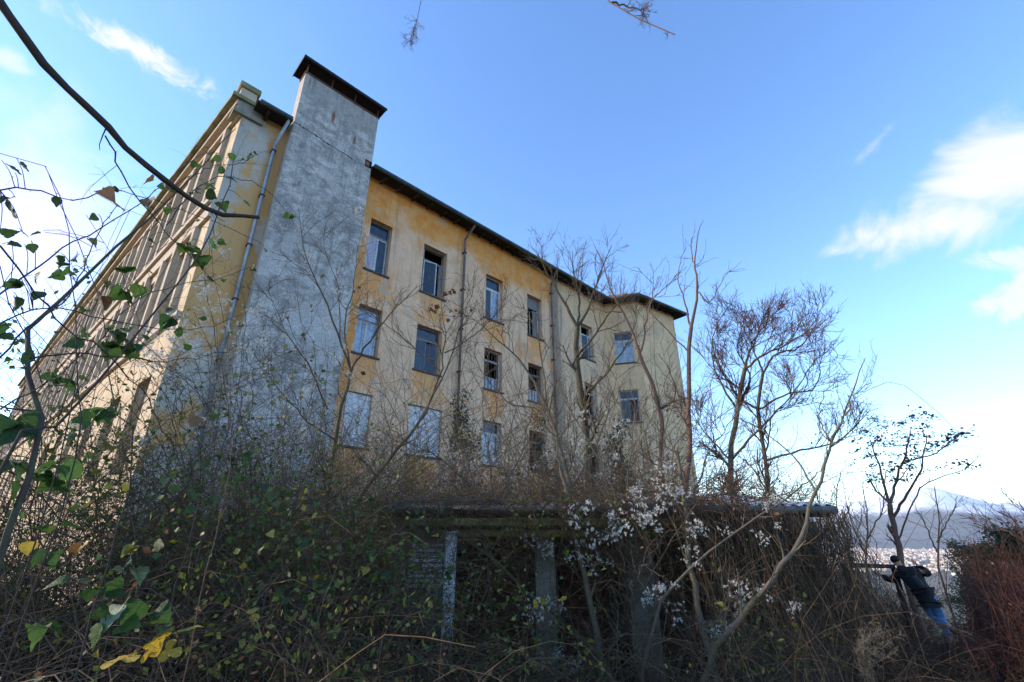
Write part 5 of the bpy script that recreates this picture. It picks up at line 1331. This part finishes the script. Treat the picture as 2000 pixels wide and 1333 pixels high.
rgx = np.random.default_rng(77)
clematis('thin clematis with scattered seed heads through the growth below the boarded windows', [(rgx.uniform(560, 1000), rgx.uniform(760, 960)) for _ in range(26)], 9.6, .085, [[(760, 985), (740, 880), (700, 800)], [(860, 985), (900, 900), (960, 820)]], 7, 2, 10, .6)
clematis('thin clematis with scattered seed heads in the dead vine curtain', [(rgx.uniform(1280, 1560), rgx.uniform(960, 1250)) for _ in range(14)], 5.9, .06, [[(1400, 1300), (1420, 1150), (1380, 1020)]], 8, 2, 8, .1)
clematis('thin clematis with seed heads over the tall brambles by the side wall', [(rgx.uniform(260, 520), rgx.uniform(640, 860)) for _ in range(30)], 6.2, .075, [[(330, 950), (340, 800), (300, 700)], [(450, 950), (470, 800), (430, 690)]], 9, 2, 12, .4)
# ivy on the downpipe and by the wing
def ivy(label, cx, cy, hw, hh_, d_, n, seed):
    rg = np.random.default_rng(seed); b0 = P(cx, cy + hh_, d_); root = plant('ivy', (b0[0], b0[1], gz(b0[0], b0[1])), label, 'ivy')
    th_ = np.linspace(0, 1, 16); w = [np.array([b0[0], b0[1], gz(b0[0], b0[1])]), P(cx + 8, cy + hh_ * .4, d_), P(cx - 6, cy, d_), P(cx, cy - hh_, d_)]
    p = resample(w, 20, .03, rg)[None]; r = np.linspace(.03, .008, 20)[None]; s1, q1 = shoots(p, r, 60, (.3, .9), (.5, 1.4), 6, 0, .25, .1, 1, .4, .5, .003, rg)
    part('stem', [(p, r, 5), (s1, q1, 3)], 'twig_brown', root)
    pos = on_canes(s1, n, rg, .10, 0); leaves_part('foliage', pos, rg.uniform(.05, .10, n), 'leaf_dark', root, .3, rg)
ivy('dark ivy clump climbing the rusty downpipe', 905, 860, 30, 90, 13.6, 2200, 1)
ivy('dark ivy covering the lower window beside the mossy tree', 1060, 880, 30, 60, 14.5, 1600, 2)
ivy('ivy mound at the foot of the cream wing', 1210, 900, 60, 70, 12.5, 2600, 3)

# brown leaf tufts on the thin sapling, flat clusters on the small tree
for k, (x, y) in enumerate([(880, 573), (852, 603), (842, 600), (900, 612), (885, 618), (868, 575), (915, 610)]):
    q = P(x, y, 8.1)
    for m in range(5): leaf(tuple(q + np.array([lrs.gauss(0, .045) for _ in range(3)])), lrs.uniform(.06, .10), 'b', t2)
for x, y in [(690, 570), (700, 560), (640, 700), (560, 620), (655, 615), (735, 660)]: leaf(tuple(P(x, y, 8.8)), .07, 'b', t1)
rg = np.random.default_rng(9)
def cluster_mesh(seed):
    r_ = np.random.default_rng(seed); p = r_.normal(0, 1, (26, 3)) * np.array([.5, .5, .16]); v, f = leaf_cards(p, r_.uniform(.25, .5, 26), r_)
    me = bpy.data.meshes.new('seed_head'); me.from_pydata([tuple(q) for q in v], [], [tuple(int(u) for u in q) for q in f]); me.update(); me.materials.append(M['cluster']); return me
CM = [cluster_mesh(k) for k in range(4)]
for x, y in [(1705, 822), (1715, 828), (1690, 838), (1722, 838), (1738, 830), (1755, 828), (1762, 822), (1780, 818), (1792, 822), (1812, 806), (1808, 830), (1795, 838), (1782, 846), (1765, 850), (1745, 850), (1730, 855), (1715, 858), (1700, 870), (1690, 850), (1680, 862), (1722, 872), (1740, 868), (1755, 870), (1775, 866), (1795, 862), (1810, 852), (1825, 868),
             (1838, 866), (1850, 852), (1865, 850), (1858, 862), (1845, 872), (1880, 848), (1770, 885), (1785, 892), (1800, 880), (1750, 892), (1735, 888), (1715, 892), (1696, 890), (1672, 880), (1662, 905), (1700, 910), (1720, 905), (1760, 905), (1780, 915), (1690, 932), (1705, 935), (1718, 930), (1740, 920), (1882, 906), (1898, 914), (1780, 930), (1765, 940), (1740, 945), (1822, 912), (1868, 855), (1830, 880)]:
    o = bpy.data.objects.new('seed_head', CM[rg.integers(4)]); COL.objects.link(o); o.parent = t9; o['kind'] = 'stuff'
    o.location = Vector(P(x + rg.normal(0, 3), y + rg.normal(0, 3), 17 + rg.normal(0, .5))) - Vector(t9.location); s = rg.uniform(.10, .19); o.scale = (s * 1.5, s * 1.5, s); o.rotation_euler = (rg.normal(0, .3), rg.normal(0, .3), rg.uniform(0, 6))

# dry plume grass at the lower right
gp = plant('plume_weed', (*P(1690, 1330, 5.6)[:2], gz(*P(1690, 1330, 5.6)[:2])), 'dry feathery weed with pale drooping plumes at the foot of the vine curtain', 'weed')
for k, (x1, y1) in enumerate([(1690, 1205), (1700, 1225), (1715, 1218), (1722, 1250), (1740, 1235), (1700, 1260), (1660, 1230), (1680, 1240), (1730, 1270)]):
    rg = np.random.default_rng(k + 200); w = [np.array(gp.location) + rg.normal(0, .05, 3) * np.array([1, 1, 0]), P(1685 + rg.normal(0, 10), 1290, 5.6), P((1690 + x1) / 2, y1 + 25, 5.6 + rg.normal(0, .1)), P(x1 + 20, y1 + 4, 5.6 + rg.normal(0, .15))]
    p = resample(w, 16, .004, rg)[None]; r = np.linspace(.003, .001, 16)[None]; s1, q1 = shoots(p, r, 34, (.04, .13), (.5, 1.0), 5, -.1, .12, .45, 1, .6, .4, .001, rg); s2, q2 = shoots(s1, q1, 6, (.012, .03), (.5, 1.2), 3, -.1, .1, .1, 1, .8, .8, .001, rg)
    part('plume', [(p, r, 4), (s1, q1, 3), (s2, q2, 3)], 'straw', gp)

# conifers and pale tree down the slope
def conifer(label, x, ytop, d_, width, mat, seed, name='conifer'):
    rg = np.random.default_rng(seed); top = P(x, ytop, d_); bz = gz(top[0], top[1]); h = top[2] - bz
    root = plant(name, (top[0], top[1], bz), label, 'tree'); tk = np.stack([np.full(8, top[0]), np.full(8, top[1]), np.linspace(bz, top[2], 8)], -1)[None]; r = np.linspace(.16, .02, 8)[None]
    part('trunk', [(tk, r, 6)], 'bark_grey', root)
    b1, q1 = shoots(tk, r, 170, (width * .8, width * 1.7), (1.1, 1.6), 6, -.05, .12, .12, .97, .3, .4, .008, rg)
    k = 16000; pos = on_canes(b1, k, rg, .12, .1); v, f = leaf_cards(pos, rg.uniform(.06, .13, k), rg)
    part('branches', [(b1, q1, 4)], 'bark_grey', root, 'stuff'); o = fast('crown', v - np.array(root.location), f, M[mat], root); o['kind'] = 'stuff'
conifer('dark evergreen tree rising behind the russet hedge', 1968, 1035, 24, 1.15, 'leaf_dark', 1)
conifer('pale olive tree down the slope right of the person', 1890, 1062, 30, 1.2, 'leaf_olive', 2, 'olive_tree')

conifer('unseen evergreen tree added left of the bramble bank to shade it', -900, 300, 12.0, 1.6, 'leaf_dark', 3)  # this tree and the next are added out of view to shade the bank
conifer('second unseen evergreen tree added left of the bramble bank to shade it', -700, 330, 14.5, 1.6, 'leaf_dark', 4)
# rail beside the person
rl = MB(); a, b = P(1650, 1104, 14.2), P(1745, 1107, 15.2)
rail = plant('fence_rail', (*P(1650, 1104, 14.2)[:2], gz(*P(1650, 1104, 14.2)[:2])), 'dark wooden rail beside the climbing person', 'fence'); off = Vector(rail.location)
MB().bar(Vector(a) - off, Vector(b) - off, .1, .09).build('rail', M['rafter'], rail)
for p in (a, b): MB().bar(Vector((p[0], p[1], gz(p[0], p[1]) - .1)) - off, Vector((p[0], p[1], p[2] - .03)) - off, .09).build('post', M['rafter'], rail)

# ------------------------------------------------------------ person climbing through the scrub
M['skin'] = simple('skin', (.48, .27, .19), (.42, .23, .16), 9, .6, 0, 0)
M['jacket'] = simple('black_jacket_cloth', (.016, .017, .019), (.008, .008, .010), 14, .8, 0, .5)
M['jeans'] = simple('faded_blue_denim', (.16, .32, .52), (.08, .17, .32), 10, .85, 0, .4)
M['hair'] = simple('dark_hair', (.012, .010, .009), (.02, .016, .013), 30, .7, 0, .5)
M['pack'] = simple('dark_green_nylon', (.018, .026, .028), (.01, .014, .015), 12, .7, 0, .4)
M['shoe'] = simple('dark_shoe', (.05, .035, .045), (.025, .02, .022), 12, .7)
hip = P(1806, 1162, 15.0)
person_at = Vector(hip); prot = -math.radians(37.6)
def skin(name, joints, edges, mat, parent=None, sub=2):
    me = bpy.data.meshes.new(name); keys = list(joints); idx = {k: i for i, k in enumerate(keys)}
    me.from_pydata([joints[k][0] for k in keys], [(idx[a], idx[b]) for a, b in edges], []); me.update()
    o = link(name, me, M[mat], parent); m = o.modifiers.new('skin', 'SKIN'); m.use_smooth_shade = True
    for k in keys:
        r_ = joints[k][1]; sv = me.skin_vertices[0].data[idx[k]]; sv.radius = r_ if isinstance(r_, tuple) else (r_, r_); sv.use_root = (k == keys[0])
    s = o.modifiers.new('subdivision', 'SUBSURF'); s.levels = sub; s.render_levels = sub
    return o
J = {'pelvis': ((0, 0, 0), .13), 'spine': ((-.08, .05, .2), .125), 'chest': ((-.17, .10, .38), .13), 'neck': ((-.27, .14, .53), .055), 'jaw': ((-.32, .16, .60), .065), 'skull': ((-.35, .17, .69), .085), 'crown': ((-.365, .175, .775), .065),
     'nose': ((-.37, .265, .665), .018), 'ear_l': ((-.435, .15, .67), .018), 'ear_r': ((-.265, .18, .68), .018),
     'lsh': ((-.36, .13, .44), .062), 'lel': ((-.53, .18, .25), .045), 'lwr': ((-.72, .26, .35), .028), 'lpalm': ((-.79, .29, .385), .032),
     'rsh': ((-.02, .10, .50), .062), 'rel': ((.20, .18, .42), .045), 'rwr': ((.04, .30, .58), .028), 'rpalm': ((-.02, .33, .64), .032),
     'lhip': ((-.07, 0, -.06), .095), 'lkn': ((.04, .13, -.45), .065), 'lan': ((.26, -.14, -.56), .042), 'lto': ((.32, -.16, -.70), .035),
     'rhip': ((.09, 0, -.06), .095), 'rkn': ((.16, .10, -.48), .065), 'ran': ((.15, .06, -.90), .042), 'rto': ((.15, .22, -.95), .035)}
Ed = [('pelvis', 'spine'), ('spine', 'chest'), ('chest', 'neck'), ('neck', 'jaw'), ('jaw', 'skull'), ('skull', 'crown'), ('skull', 'nose'), ('skull', 'ear_l'), ('skull', 'ear_r'), ('chest', 'lsh'), ('lsh', 'lel'), ('lel', 'lwr'), ('lwr', 'lpalm'),
      ('chest', 'rsh'), ('rsh', 'rel'), ('rel', 'rwr'), ('rwr', 'rpalm'), ('pelvis', 'lhip'), ('lhip', 'lkn'), ('lkn', 'lan'), ('lan', 'lto'), ('pelvis', 'rhip'), ('rhip', 'rkn'), ('rkn', 'ran'), ('ran', 'rto')]
for h, base, d, up_ in (('l', (-.79, .29, .385), (-.9, .3, .3), (.2, .1, .9)), ('r', (-.02, .33, .64), (-.5, .3, .8), (.8, 0, .5))):
    b_ = Vector(base); dv = Vector(d).normalized(); uv = Vector(up_).normalized()
    for k, (off, ln) in enumerate(((.030, .075), (.010, .085), (-.010, .08), (-.030, .06))):
        p1 = b_ + uv * off + dv * .035; p2 = p1 + dv * ln * .5 + Vector((0, .012, -.008)); p3 = p2 + dv * ln * .5 + Vector((0, .02, -.018))
        for q, pp, rr2 in (('a', p1, .010), ('b', p2, .009), ('c', p3, .007)): J[f'{h}f{k}{q}'] = (tuple(pp), rr2)
        Ed += [(f'{h}palm', f'{h}f{k}a'), (f'{h}f{k}a', f'{h}f{k}b'), (f'{h}f{k}b', f'{h}f{k}c')]
    p1 = b_ + uv * .045 - dv * .01; p2 = p1 + uv * .03 + dv * .03
    J[f'{h}t1'] = (tuple(p1), .011); J[f'{h}t2'] = (tuple(p2), .009); Ed += [(f'{h}palm', f'{h}t1'), (f'{h}t1', f'{h}t2')]
person = skin('person', J, Ed, 'skin'); person.location = person_at; person.rotation_euler = (0, 0, prot)
tagp(person, 'person in black hooded jacket and pale blue jeans climbing away through the scrub', 'person')
jk = {'a': ((.02, .01, -.06), (.195, .175)), 'z': ((.025, .0, -.15), (.19, .17)), 'a2': ((0, .02, .04), (.20, .175)), 'b': ((-.08, .05, .20), (.20, .17)), 'c': ((-.17, .10, .36), (.215, .17)), 'n': ((-.27, .13, .52), .10),
      'ls': ((-.36, .13, .43), .105), 'le': ((-.53, .18, .24), .085), 'lw': ((-.71, .255, .345), .06), 'rs': ((-.01, .10, .48), .105), 're': ((.21, .18, .41), .085), 'rw': ((.05, .29, .57), .06)}
skin('jacket', jk, [('z', 'a'), ('a', 'a2'), ('a2', 'b'), ('b', 'c'), ('c', 'n'), ('c', 'ls'), ('ls', 'le'), ('le', 'lw'), ('c', 'rs'), ('rs', 're'), ('re', 'rw')], 'jacket', person)
skin('hood', {'a': ((-.29, .09, .565), (.12, .09)), 'b': ((-.25, .02, .49), (.14, .08)), 'c': ((-.21, -.02, .40), (.08, .05))}, [('a', 'b'), ('b', 'c')], 'jacket', person)
skin('hair', {'a': ((-.335, .13, .635), .095), 'b': ((-.355, .15, .72), .11), 'c': ((-.37, .175, .79), .075)}, [('a', 'b'), ('b', 'c')], 'hair', person)
jn = {'p': ((.0, .01, .06), (.15, .14)), 'q': ((.012, 0, -.10), (.175, .16)), 'lh': ((-.065, 0, -.13), .122), 'lk': ((.04, .13, -.45), .098), 'la': ((.24, -.12, -.55), .075), 'rh': ((.095, 0, -.13), .122), 'rk': ((.16, .10, -.48), .098), 'ra': ((.15, .06, -.86), .075)}
skin('jeans', jn, [('p', 'q'), ('q', 'lh'), ('lh', 'lk'), ('lk', 'la'), ('q', 'rh'), ('rh', 'rk'), ('rk', 'ra')], 'jeans', person)
for a_, b_ in (((.26, -.14, -.565), (.335, -.165, -.72)), ((.15, .05, -.92), (.15, .24, -.965))):
    skin('shoe', {'a': (a_, .058), 'b': (tuple((Vector(a_) + Vector(b_)) / 2), .054), 'c': (b_, .042)}, [('a', 'b'), ('b', 'c')], 'shoe', person)
pk = skin('backpack', {'a': ((.0, -.09, .08), (.12, .09)), 'b': ((-.06, -.06, .25), (.125, .10)), 'c': ((-.12, -.03, .40), (.10, .08))}, [('a', 'b'), ('b', 'c')], 'pack', person)

# ------------------------------------------------------------ air
hz = MB().box(-24000, 24000, -24000, 24000, -160, 1120).build('haze', None); tagp(hz, 'thin bluish winter haze over the valley', 'haze', kind='stuff')
hm = bpy.data.materials.new('haze'); hm.use_nodes = True; t = NT(hm.node_tree); t.n.remove(t.n['Principled BSDF'])
pv = t.new('ShaderNodeVolumePrincipled'); pv.inputs['Color'].default_value = (.80, .87, 1, 1); pv.inputs['Density'].default_value = 3.2e-5; pv.inputs['Anisotropy'].default_value = .2
t.link(pv.outputs[0], t.n['Material Output'].inputs['Volume']); hz.data.materials.append(hm)
